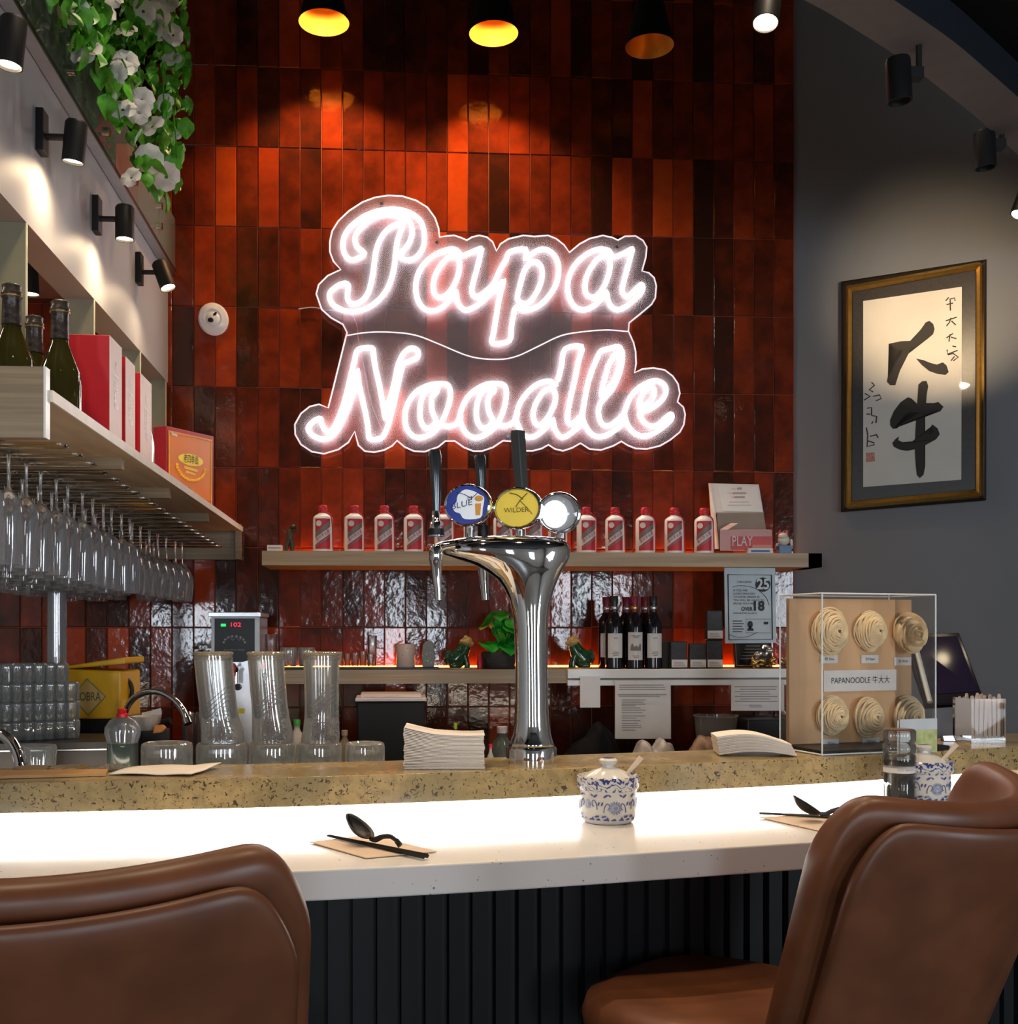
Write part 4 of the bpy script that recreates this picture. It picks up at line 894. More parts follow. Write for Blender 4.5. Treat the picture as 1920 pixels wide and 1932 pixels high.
M['silver_white'] = mat('silver_white_print', (.86, .84, .84), .3)
def rack_top():
    zt = RZ+.0198
    def champ(u, v, X, label, rb=.045, h=.315):
        d = (h+zt-CZ)*F/(CY-v); p = P(u, v, d); p.z = zt
        r = thing('champagne_bottle', p, label, 'bottle', 'champagne bottles on the rack')
        MB().lathe([(.0, .004), (rb-.006, 0), (rb, .006), (rb, .135), (rb*.95, .160), (rb*.70, .190), (rb*.42, .222), (.0165, .255), (.0150, .296), (.0, .297)], 30, p, cap0=False, cap1=False).build('bottle_body', MATS.get('champagne_green') or mat('champagne_green', (.030, .027, .006), .05, var=.3, scale=6), r, True)
        MB().lathe([(.0195, .232), (.0185, .262), (.0180, .286), (.0205, .290), (.0205, .298), (.0180, .302), (.0190, .312), (.014, h), (.0, h)], 24, p, cap0=False, cap1=False).build('foil', MATS.get('dark_foil_neck') or mat('dark_foil_neck', (.055, .045, .040), .32, .5, var=.5, scale=120, bump=.3), r, True)
        b = MB(); b.tube([p+Vector((.0205*math.cos(t*PI/8), .0205*math.sin(t*PI/8), .290)) for t in range(16)], .0012, 5, True)
        for s in range(4): b.tube([p+Vector((.0205*math.cos(s*PI/2), .0205*math.sin(s*PI/2), .290)), p+Vector((.012*math.cos(s*PI/2), .012*math.sin(s*PI/2), .316))], .001, 5)
        b.build('wire_cage', 'goldm', r, True)
        return p
    champ(22, 537, 0, 'large champagne bottle at the near end of the rack, cut by the frame edge')
    champ(65, 597, 0, 'champagne bottle half hidden between two others on the rack')
    champ(113, 568, 0, 'champagne bottle standing in front of the first red gift box')
    Xs = -.625
    lab = ('first tall red gift box on the rack, next to the champagne bottles', 'middle tall red gift box on the rack', 'third tall red gift box on the rack, nearest the orange packet')
    for k, (ua, ub, vt) in enumerate(((207, 230, 632), (237, 255, 672), (265, 286, 703))):
        Ya = Xs/math.tan(ang(ua)); Yb = Xs/math.tan(ang(ub)); h = onX(ua, vt, Xs).z
        r = thing('gift_box', (Xs-.055, (Ya+Yb)/2, zt), lab[k], 'box', 'red and pale gift boxes on the rack')
        MB().box((Xs-.112, Ya, zt), (Xs-.001, Yb, h)).build('box_body', 'red', r, bevel=.001)
        sd = MB().box((Xs-.001, Ya+.0005, zt), (Xs, Yb-.0005, h-.0005)).build('pale_side', 'pinkwhite', r)
        ym = (Ya+Yb)/2
        
        for ch, zz, ss in (('X', .058, .024), ('酒', .100, .044), ('礼', .140, .038)): b = MB(); b.text(ch, ss, lambda x, y: Vector((Xs+.0008, ym+x, h-zz+y)), bold=.02); b.build('lettering', 'silver_white', sd)
    # black and white striped bottle sleeve, orange gift packet
    p = onX(300, 890, -.60); p.z = zt
    b = MB(); b.lathe([(.0, 0), (.040, 0), (.040, .11), (.034, .15), (.018, .20), (.014, .26), (.0, .262)], 26, (-.668, p.y+.075, zt), cap0=False, cap1=False); tag(b.build('dark_bottle', mat('silver_black_bottle', (.22, .22, .23), .12, .8, var=.7, scale=18), smooth=True), 'dark shiny bottle squeezed behind the orange gift packet', 'bottle')
    Y0 = 3.44; a = Vector((-.640, Y0, zt)); c = Vector((-.500, Y0+.16, zt))
    a = onY(313, 900, 3.42); a.z = zt; c = onY(403, 900, 3.60); c.z = zt
    dv = (c-a); L = dv.length; ax = dv.normalized(); nx = Vector((ax.y, -ax.x, 0)); h = onY(312, 803, 3.42).z-zt
    r = thing('gift_packet', (a+c)/2, 'orange and red gift packet with yellow oval badge at the wall end of the rack', 'box')
    bk = Vector((-ax.y, ax.x, 0))*.055
    b = MB(); b.hexa([a, c, c+bk, a+bk], [q+Vector((0, 0, h)) for q in (a, c, c+bk, a+bk)]); b.build('packet_body', 'deepred', r, bevel=.002)
    f = lambda s, t, e=.001: a+ax*(L*s)+Vector((0, 0, h*t))+nx*e
    b = MB(); b.quad(f(.04, .01), f(.96, .01), f(.96, .95), f(.04, .95)); fr = b.build('orange_front', 'orange', r)
    b = MB(); b.tube([f(.06, .03, .0015), f(.94, .03, .0015), f(.94, .925, .0015), f(.06, .925, .0015)], .0018, 4, True); b.build('gold_border', 'gold', fr)
    b = MB(); b.quad(f(.04, .18, .0014), f(.96, .13, .0014), f(.96, .01, .0014), f(.04, .01, .0014)); b.build('dark_orange_band', mat('burnt_orange', (.60, .12, .03), .4), fr)
    b = MB(); b.poly(*[f(.50+.26*math.cos(t*PI/16), .625+.075*math.sin(t*PI/16), .002) for t in range(32)]); ov = b.build('oval_badge', mat('badge_yellow', (.95, .70, .04), .35), fr)
    b = MB(); b.text('老四季面', .030, lambda x, y: f(.5, .625, .003)+ax*x+Vector((0, 0, y)), width=.066); b.build('lettering', 'ink', ov)
    b = MB()
    for k in range(18):
        t = PI*(1.05+.9*k/17); b.ball(f(.5+.30*math.cos(t), .56+.20*math.sin(t), .001), (.007, .003, .005), 8, 6)
    b.quad(f(.36, .50, .002), f(.64, .48, .002), f(.64, .515, .002), f(.36, .535, .002)); b.quad(f(.40, .45, .002), f(.60, .43, .002), f(.60, .46, .002), f(.40, .48, .002)); b.build('gold_wreath', 'gold', fr)
    b = MB(); b.poly(*[f(.45+.07*math.cos(t*PI/10), .225+.045*math.sin(t*PI/10), .002) for t in range(20)]); b.build('round_seal', 'olive', fr)
    b = MB(); b.quad(f(.10, .90, .002), f(.22, .885, .002), f(.22, .92, .002), f(.10, .935, .002)); b.build('white_sticker', 'card', fr)
rack_top()

# ------------------------------------------------------------------ glass upstand and ivy on the beam
def balustrade():
    r = thing('glass_upstand', (FX+.03, 2.7, 2.80), 'low tinted glass panel with chrome stand-offs along the top of the grey beam', 'glass panel')
    MB().box((FX+.022, 1.5, 2.775), (FX+.030, WY-.03, 2.965)).build('glass_panel', 'railglass', r)
    MB().box((FX-.0005, 1.5, 2.762), (FX+.034, WY-.03, 2.775)).build('lower_rail', 'black_m', r)
    MB().box((FX+.002, 1.5, 2.757), (FX+.034, WY-.03, 2.762)).build('rail_strip', 'steel', r)  # thin steel strip below the black rail
    for u in (112, 180, 235, 284, 322):
        Y = FX/math.tan(ang(u))
        for z in (2.835, 2.905):
            T = Matrix.Translation((FX, Y, z)) @ Matrix.Rotation(PI/2, 4, 'Y')
            MB().lathe([(.0, 0), (.009, 0), (.009, .022), (.013, .022), (.013, .040), (.0, .041)], 16, M4=T, cap0=False, cap1=False).build('stand_off', 'chrome', r, True)
balustrade()
def ivy():
    rr = random.Random(8)
    r = thing('flowering_ivy', (-.82, 3.0, 2.955), 'hanging green ivy with white flowers spilling over the glass panel', 'plant')
    MB().box((-.90, 1.9, 2.957), (-.845, 3.75, 3.06)).build('planter_trough', 'black_m', r)
    lv = MB()
    def leaf(c, s, ax):
        lv.grid(lambda i, j: c+ax @ Vector(((i-.5)*1.5*s*math.sin(PI*min(max(.05, j**.75), .96)), (j-.1)*1.7*s, -s*.55*j*j+s*.5*abs(i-.5))), 2, 4)
    for k in range(560):
        u = rr.uniform(100, 352); lo = -60
        vline = (u-90)*1.98-35 if u < 260 else 330+ (u-262)*.3
        hi = min(vline, 345)
        v = rr.uniform(-110, max(hi, -80))
        if u > 318 and v > 300 and rr.random() < .6: continue
        t = max(0.0, min(1.0, (u-100)/250)); d = 2.35+1.05*t+rr.uniform(-.18, .30)
        X_lim = -.80+.17*t
        p = P(u, v, d)
        if abs(p.x-(FX+.026)) < .045 and p.z < 3.02: p.x = FX+.075
        ax = Matrix.Rotation(rr.uniform(0, 2*PI), 3, 'Z') @ Matrix.Rotation(rr.uniform(-1.7, -.3), 3, 'X') @ Matrix.Rotation(rr.uniform(-.5, .5), 3, 'Y')
        leaf(p, rr.uniform(.018, .034), ax)
        if k % 9 == 0: lv.tube([p, p+Vector((rr.uniform(-.03, .02), rr.uniform(-.02, .03), rr.uniform(.05, .14)))], .0022, 5)
    for u, v in ((310, 365), (300, 345), (345, 130), (340, 22), (352, 225), (345, 280)):
        leaf(P(u, v, 3.2), .036, Matrix.Rotation(rr.uniform(0, 6), 3, 'Z') @ Matrix.Rotation(-1.2, 3, 'X'))
    lv.build('leaves', 'green', r, True); 
    spots = [(138, 15, 1.2), (165, 103, 1.3), (226, 132, 1.2), (195, 28, 1), (238, 60, 1), (270, 22, 1.1), (300, 25, 1.2), (292, 52, 1.2), (305, 72, 1), (326, 66, 1.0), (238, 118, 1.1), (222, 142, 1), (325, 112, 1.0), (232, 208, 1.2), (267, 190, 1.2), (262, 212, 1.1), (288, 240, 1.3), (312, 195, .9), (282, 300, 1.3), (314, 334, 1.4), (248, 336, 1.0), (335, 255, .6), (205, -10, 1.2), (255, -15, 1.2), (315, 0, 1.1)]
    for u, v, s in spots:
        t = (u-100)/250; c = P(u, v, 2.28+1.0*t); b = MB(); s *= .024
        A = Matrix.Rotation(rr.uniform(-.6, .6), 3, 'Z') @ Matrix.Rotation(rr.uniform(.9, 2.1), 3, 'X') @ Matrix.Rotation(rr.uniform(0, 6), 3, 'Z')
        for q in range(5):
            B = A @ Matrix.Rotation(q*2*PI/5, 3, 'Z')
            b.grid(lambda i, j: c+B @ Vector(((i-.5)*1.5*s*math.sin(PI*min(max(.12, j*.8), .9)), s*(.15+1.1*j), s*(.9*j-.55*j*j*1.6+.25*abs(i-.5)))), 3, 3)
        b.build('flower', 'petal', r, True)
ivy()

# ------------------------------------------------------------------ calligraphy frame on the grey wall
def calligraphy():
    q0 = K+WN*.004
    w = lambda u, v, e=0.0: onPl(u, v, q0+WN*e, WN)
    def inset(quad, k):                     # corners measured on the photograph
        return quad
    outer = [(1586, 966), (1860, 944), (1861, 489), (1587, 531)]
    r = thing('framed_calligraphy', w(1720, 960), 'black and gold framed ink calligraphy on the dark grey wall', 'picture')
    def ring(b, qa, qb, e0, e1):            # moulding between two outlines, from e0 at qa to e1 at qb
        A = [w(u, v, e0) for u, v in qa]; B = [w(u, v, e1) for u, v in qb]; n = 4
        for i in range(4): b.quad(A[i], A[(i+1) % 4], B[(i+1) % 4], B[i])
    def shrink(qd, px): 
        cx = sum(p[0] for p in qd)/4; cy = sum(p[1] for p in qd)/4
        return [(u+(px if u < cx else -px), v+(px if v < cy else -px)) for u, v in qd]
    o1 = shrink(outer, 9); o2 = shrink(outer, 13); o3 = shrink(outer, 20); o4 = shrink(outer, 21)
    b = MB(); ring(b, outer, outer, .0, .026); ring(b, outer, shrink(outer, 3), .026, .032); ring(b, shrink(outer, 3), o1, .032, .022); b.build('outer_moulding', mat('black_gold_moulding', (.020, .014, .010), .22), r)
    b = MB(); ring(b, o1, o2, .022, .030); ring(b, o2, o3, .030, .016); b.build('gold_moulding', 'goldm', r)
    b = MB(); b.quad(*[w(u, v, .014) for u, v in o4]); b.build('dark_mount', mat('brown_mount', (.030, .024, .020), .35, var=.25, scale=90), r)
    art = [(1628, 919), (1813, 905), (1814, 541), (1628, 568)]
    b = MB(); b.quad(*[w(u, v, .0155) for u, v in art]); pp = b.build('rice_paper', mat('rice_paper', (.70, .64, .57), .7, var=.05, scale=7), r)
    z = lambda t: [w(1560+float(a)/3.576, 460+float(c)/3.578, .017) for a, c in (s.split(',') for s in t.split())]
    S = ['415,675 500,657 560,655 590,635 630,580 665,530 690,520 715,540 725,575 715,610 680,640 600,690 565,710 545,745 515,810 490,860 470,920 460,955 425,955 403,930 410,895 435,865 460,800 500,740 520,715 470,712',
         '600,775 650,785 700,805 740,815 780,800 805,820 820,865 800,885 750,880 690,860 640,820',
         '615,950 640,928 670,925 682,960 672,1020 668,1075 662,1140 655,1230 652,1330 655,1420 662,1500 650,1560 625,1582 605,1560 598,1500 592,1400 594,1300 600,1200 604,1120 610,1040',
         '606,1080 660,1074 720,1075 750,1068 785,1100 765,1130 700,1135 600,1138 560,1135 530,1150 500,1195 475,1245 445,1250 425,1225 425,1190 450,1130 495,1070 545,1035 570,1045 575,1080',
         '592,1325 650,1300 690,1290 715,1270 700,1235 710,1220 745,1245 760,1285 735,1320 690,1345 650,1366 590,1388 540,1398 490,1390 450,1370 440,1345 460,1320 485,1300 480,1325 520,1345 560,1345']
    b = MB()
    for k, s in enumerate(S): b.poly(*[q+WN*(.00012*k) for q in z(s)])
    bmesh.ops.triangulate(b.b, faces=b.b.faces[:]); b.build('brush_characters', 'brush', pp)
    b = MB(); T = lambda t, th: b.tube(z(t), th, 5)
    for t in ('800,385 820,362', '825,375 860,365 862,385', '805,410 850,400', '830,380 832,450', '800,520 845,505 875,495', '835,500 825,530 805,555', '838,520 868,548', '805,635 850,605', '830,610 822,660', '835,630 872,640', '845,690 870,695', '810,715 812,745 880,720', '815,750 850,740 885,765 850,790', '860,760 835,790'): T(t, .0022)
    b.build('inscription_column', 'brush', pp); b = MB()
    for t in ('300,935 320,955 285,985 310,1000', '255,1010 290,1030 250,1055', '310,1030 355,1020 365,1045 330,1060', '270,1110 300,1105 300,1160', '265,1150 290,1150', '305,1160 335,1165 330,1210', '310,1200 300,1215', '265,1240 275,1290 270,1370 320,1355', '290,1300 330,1290', '330,1285 345,1310', '275,1330 320,1345'): T(t, .0022)
    b.build('signature_column', 'brush', pp)
    b = MB(); b.poly(*z('262,1412 320,1408 322,1468 266,1475')); b.build('red_seal', mat('seal_red', (.58, .25, .18), .8, var=.5, scale=240), pp)
    b = MB(); b.quad(*[w(u, v, .0185) for u, v in o4]); b.build('picture_glass', thin('picture_glass_pane', (.99, .99, .98), .004, (.9, .9, .9), .9, .12), r)
calligraphy()
# ------------------------------------------------------------------ the bar
ZT, ZL, ZC1 = CZ-.295, CZ-.355, CZ-.400     # ledge top, ledge underside, counter top
LP = [(-1.75, 2.02), (-1.3, 2.06), (-.888, 2.109), (-.406, 2.176), (-.047, 2.252), (.258, 2.337), (.694, 2.469), (.968, 2.570), (1.389, 2.755), (1.75, 2.94)]
LC = catmull([Vector((x, d, 0)) for x, d in LP], 5)
def off(k):
    o = []
    for i, p in enumerate(LC):
        t = (LC[min(i+1, len(LC)-1)]-LC[max(i-1, 0)]).normalized(); o.append(p+Vector((-t.y, t.x, 0))*k)
    return o
def at(cv, x):
    for p, q in zip(cv[:-1], cv[1:]):
        if p.x <= x <= q.x: return p.y+(q.y-p.y)*(x-p.x)/(q.x-p.x)
    return cv[-1].y if x > cv[-1].x else cv[0].y
def slab(b, k0, k1, z0, z1, xm=9.0):
    A, B = off(k0), off(k1)
    A, B = zip(*[(a, c) for a, c in zip(A, B) if c.x < xm])
    rs = [[C(a.x, a.y, z0), C(c.x, c.y, z0), C(c.x, c.y, z1), C(a.x, a.y, z1)] for a, c in zip(A, B)]
    b.rings(rs)
def bar():
    r = thing('bar_counter', C(.2, 2.1, 0), 'curved customer bar: white speckled counter under a gold speckled stone ledge', 'bar counter')
    b = MB(); slab(b, 0, .235, ZL, ZT); b.build('stone_ledge', 'stone', r, bevel=.002)
    b = MB(); slab(b, -.385, .105, ZC1-.052, ZC1); b.build('counter_top', 'quartz', r, bevel=.003)
    b = MB(); slab(b, .095, .115, ZC1, ZL, 1.43); b.build('splash_panel', mat('white_panel', (.80, .79, .77), .3), r)
    b = MB(); slab(b, .060, .085, ZL-.007, ZL-.0005, 1.40); b.build('led_strip', 'ledw', r)
    b = MB(); slab(b, .137, .141, ZL-.03, ZL-.010, .75); b.build('added_fill_strip', 'ledfill', r)  # added unseen strip that brightens the rack underside and glassware
    b = MB(); A, B = off(.02), off(.12); A = [p for p in A if 1.44 < p.x < 1.64]; B = [p for p in B if 1.40 < p.x < 1.62]; m = [C(A[0].x, A[0].y, ZC1), C(A[-1].x, A[-1].y, ZC1), C(B[-1].x, B[-1].y, ZC1), C(B[0].x, B[0].y, ZC1)]; b.hexa(m, [Vector((q.x, q.y, ZL)) for q in m]); b.build('stone_leg', 'stone', r, bevel=.008)
    b = MB(); slab(b, -.165, .10, 0, ZC1-.053); b.build('front_panel', mat('black_backing', (.008, .008, .009), .6), r)
    b = MB(); cv = off(-.165); s = 0.0; nxt = 0.0; last = cv[0]
    for p, q in zip(cv[:-1], cv[1:]):
        L = (q-p).length; t = (q-p)/L; nn = Vector((t.y, -t.x, 0))
        while nxt <= s+L:
            c = p+t*(nxt-s); a0, a1 = c-t*.0155, c+t*.0155
            bt = [C(m.x, m.y, .02) for m in (a0, a1, a1+nn*.020, a0+nn*.020)]; b.hexa(bt, [Vector((m.x, m.y, ZC1-.054)) for m in bt]); nxt += .046
        s += L
    b.build('slat_cladding', 'slat', r)
    b = MB(); slab(b, .115, .135, 0, ZL-.001); b.build('carcass', 'black_m', r)
    r = thing('bar_worktop', C(-.3, 2.7, 0), 'steel bartender worktop hidden behind the stone ledge', 'worktop')
    b = MB(); slab(b, .245, .62, .985, 1.0, 1.0); b.build('steel_top', 'steel', r)
    b = MB(); slab(b, .30, .60, 0, .985, 1.0); b.build('under_cabinet', 'black_m', r)
    r = thing('back_counter', (0, 3.8, 0), 'dark back counter running along the foot of the tiled wall', 'counter')
    MB().box((-2.4, 3.46, .90), (K.x-.02, WY-.012, .94)).build('counter_slab', 'black', r)
    MB().box((-2.4, 3.50, 0), (K.x-.02, WY-.012, .90)).build('cabinet_body', 'black_m', r)
bar()
def onL(u, k, z=None):                      # a spot on the ledge, k behind its front edge, under photo column u
    cv = off(k); lo, hi = 1.2, 4.0
    for _ in range(40):
        m = (lo+hi)/2
        if m < at(cv, (u-CX)*m/F): lo = m
        else: hi = m
    p = P(u, CY, lo); p.z = ZT if z is None else z; return p, lo

# ------------------------------------------------------------------ beer tower
def tower():
    d = onL(1002, .15)[1]; q = lambda u, v, dd=0.0: P(u, v, d+dd)
    base = q(1002, 1436); base.z = ZT
    r = thing('beer_tower', base, 'tall chrome beer tower with three taps and round illuminated badges on the stone ledge', 'beer tower')
    dx = (q(1100, 1000)-q(1000, 1000)).normalized(); dy = Vector((-dx.y, dx.x, 0)); pm = F/d
    def ell(v, u0, u1, bpx, n=36, skew=0.0, yo=0.0):
        c = q((u0+u1)/2, v); a = (u1-u0)/2/pm; bb = bpx/pm
        return [c+dx*(a*math.cos(2*PI*i/n))+dy*(bb*math.sin(2*PI*i/n)+yo/pm)+Vector((0, 0, skew*math.cos(2*PI*i/n)/pm)) for i in range(n)]
    vb = 1190+ .295*F/d
    b = MB(); b.rings([ell(vb, 955, 1050, 47), ell(1412, 955, 1050, 47), ell(1408, 957, 1048, 45.5)]); b.build('base_collar', 'chrome', r, True)
    S = [(1409, 958, 1047, 44), (1400, 962, 1043, 40), (1385, 967, 1039, 36), (1365, 970, 1036, 33), (1330, 971, 1034, 31), (1250, 971, 1033, 31), (1190, 970, 1033, 31), (1155, 966, 1035, 32), (1130, 960, 1040, 33), (1110, 950, 1046, 35), (1092, 936, 1053, 37), (1076, 914, 1061, 40), (1064, 890, 1068, 43), (1054, 858, 1073, 45), (1047, 838, 1075, 46), (1038, 832, 1076, 46), (1030, 834, 1074, 45), (1023, 842, 1069, 42), (1017, 858, 1058, 36), (1013, 885, 1035, 25), (1011.5, 925, 1000, 10)]
    b = MB(); b.rings([ell(*s) for s in S]); b.build('column_and_head', 'chrome', r, True, soft=180)
    # taps: left front, middle, far
    def tap(u, v0, dd, lab):
        c = q(u, v0, dd); px = (d+dd)/F
        z = lambda v, du=0.0, e=0.0: c+Vector((0, 0, (v0-v)*px))+dx*(du*px)+dy*(e*px)
        b = MB(); b.lathe([(.0, 0), (11*px, 0), (13*px, 6*px), (13*px, 28*px), (10*px, 34*px), (.0, 34*px)], 18, z(1062), False, False)
        b.tube([z(1060), z(1066, .5), z(1090, 2), z(1132, 5)], [12.5*px, 11*px, 9*px, 6.5*px], 14); b.build('spout', 'chrome', r, True)
        return z, px
    z, px = tap(822, 1040, -.055, '')
    b = MB(); b.lathe([(15*px, 0), (15*px, 10*px), (12*px, 13*px), (12*px, 26*px), (9*px, 30*px), (7*px, 48*px)], 18, z(1012), True, True); b.build('tap_body', 'chrome', r, True)
    b = MB(); b.lathe([(16*px, 0), (16*px, 12*px)], 18, z(1010), True, True); b.build('black_ring', 'black', r, True)
    b = MB(); b.tube([z(1036), z(1030, 14, 4), z(1026, 34, 10)], 9*px, 10); b.build('tap_shank', 'chrome', r, True)
    b = MB(); b.tube([z(966, 1), z(940, 1), z(900, 0), z(860, -2), z(849, -2)], [7*px, 9*px, 11*px, 12.5*px, 10*px], 16, flat=.8); b.build('tap_handle', mat('handle_steel', (.10, .11, .12), .15, .8), r, True)
    z2, px2 = tap(911, 1075, .085, '')
    b = MB(); b.tube([z2(1012), z2(960, 0), z2(930, -2), z2(890, -4), z2(866, -6), z2(858, -6)], [6*px2, 7*px2, 8*px2, 10.5*px2, 11.5*px2, 9*px2], 16, flat=.8); b.build('tap_handle', 'handle_steel' if 'handle_steel' in M else MATS['handle_steel'], r, True)
    b = MB(); b.lathe([(.0, 0), (11*px, 0), (11*px, 30*px), (.0, 30*px)], 16, q(911, 1020, .06), False, False); b.build('tap_body', 'black', r, True)
    c0 = q(978, 1000, .06)
    b = MB(); b.tube([q(985, 1012, .05), q(985, 960, .05), q(984, 925, .05), q(980, 870, .05), q(977, 822, .05), q(977, 812, .05)], [6/pm, 8/pm, 13/pm, 15/pm, 15/pm, 14/pm], 4, flat=.7); b.build('tap_handle', mat('grey_handle', (.045, .05, .05), .45), r, bevel=.002)
    # badges
    def badge(u, v, ru, rv, yaw, name, dd=-.02):
        c = q(u, v, dd); T = Matrix.Translation(c) @ Matrix.Rotation(math.atan2(dx.y, dx.x)+yaw, 4, 'Z') @ Matrix.Rotation(PI/2, 4, 'X')
        a = ru/pm/math.cos(yaw); s = rv/ru*math.cos(yaw)
        g = lambda x, y, e=0.0: T @ Vector((x*a, y*a*s, e))
        b = MB(); b.lathe([(a*.96, -.030), (a, -.02), (a, .000), (a*.97, .006), (a*.90, .007), (a*.88, .004)], 36, M4=T, cap0=True, cap1=False, sy=s); o = b.build('badge_rim', 'chrome', r, True)
        b = MB(); b.tube([q(u+4, v+rv*.6, dd+.02), q(u+4, 1016, .0)], 9/pm, 10); b.build('badge_stem', 'chrome', r, True)
        return o, g
    o, g = badge(882, 953, 44, 40, -.25, 'blue')
    blue = mat('badge_blue', (.035, .07, .42), .3); wht = mat('badge_white', (.75, .80, .86), .35, emit=(.8, .9, 1), es=.25)
    disc = lambda g, m, nm, e, k=.89: MB().poly(*[g(k*math.cos(t*PI/20), k*math.sin(t*PI/20), e) for t in range(40)])
    b = MB(); b.poly(*[g(.89*math.cos(t*PI/20), .89*math.sin(t*PI/20), .004) for t in range(40)]); bd = b.build('badge_face', blue, o)
    b = MB(); b.poly(*[g(p.x, p.y, .0052) for p in catmull([Vector((x, y, 0)) for x, y in ((-.62, -.05), (-.45, .15), (-.40, .45), (-.1, .72), (.3, .62), (.55, .45), (.72, .30), (.66, -.2), (.56, -.62), (-.1, -.66), (-.30, -.40), (-.52, -.30))], 3, True)]); b.build('white_panel', wht, bd)
    b = MB(); b.text('BLUE', .024, lambda x, y: g(-.22+x*17, .02+y*17+x*4, .006)); b.text('M', .016, lambda x, y: g(.12+x*18, .30+y*18, .006)); b.build('lettering', mat('badge_ink', (.03, .05, .16), .4), bd)
    b = MB(); b.poly(*[g(x, y, .0065) for x, y in ((.36, -.50), (.56, -.50), (.60, .05), (.34, .05))]); b.poly(*[g(.5+.18*math.cos(t*PI/8), .28+.14*math.sin(t*PI/8), .0062) for t in range(16)]); b.build('beer_glass_print', mat('badge_amber', (.80, .38, .06), .4), bd)
    b = MB(); b.tube([g(-.45, .62, .006), g(-.1, .48, .006), g(.2, .30, .006)], .0008, 4); b.tube([g(.5, .60, .006), g(.3, .40, .006), g(.1, .2, .006)], .0008, 4); b.build('printed_strokes', 'badge_ink' if 'badge_ink' in M else MATS['badge_ink'], bd)
    o, g = badge(976, 959, 45, 40, -.32, 'yellow')
    b = MB(); b.poly(*[g(.86*math.cos(t*PI/20), .86*math.sin(t*PI/20), .004) for t in range(40)]); bd = b.build('badge_face', mat('badge_yellow_face', (.72, .55, .07), .35, emit=(1, .75, .1), es=.22), o)
    b = MB(); b.text('WILDER', .020, lambda x, y: g(-.02+x*14, -.10+y*16, .0055)); b.build('lettering', mat('badge_brown', (.12, .09, .02), .5), bd)
    b = MB(); b.tube(catmull([g(-.3, .72, .005), g(0, .62, .005), g(.25, .40, .005)], 4), .0011, 4); b.tube([g(.42, .68, .005), g(.12, .35, .005), g(-.05, .05, .005)], .0011, 4); b.tube([g(.12, .35, .005), g(.40, .02, .005), g(.62, -.30, .005)], .0008, 4); b.build('printed_strokes', MATS['badge_brown'], bd)
    o, g = badge(1054, 967, 41, 39, -.15, 'lit')
    b = MB(); b.lathe([(.0, .016), (.35, .015), (.62, .011), (.86, .004)], 32, cap0=False, cap1=False)
    for v in b.b.verts: v.co = g(v.co.x-.0, v.co.y, v.co.z)
    b.build('badge_lens', 'glass', o, True)
    b = MB(); b.poly(*[g(.85*math.cos(t*PI/20), .85*math.sin(t*PI/20), .001) for t in range(40)]); b.build('reflector', 'chrome', o)
    b = MB(); b.poly(*[g(-.18+.56*math.cos(t*PI/16), -.08+.64*math.sin(t*PI/16), .006) for t in range(32)]); b.build('lit_panel', emis('badge_light', (.86, .90, 1.0), 7.0), o)
tower()

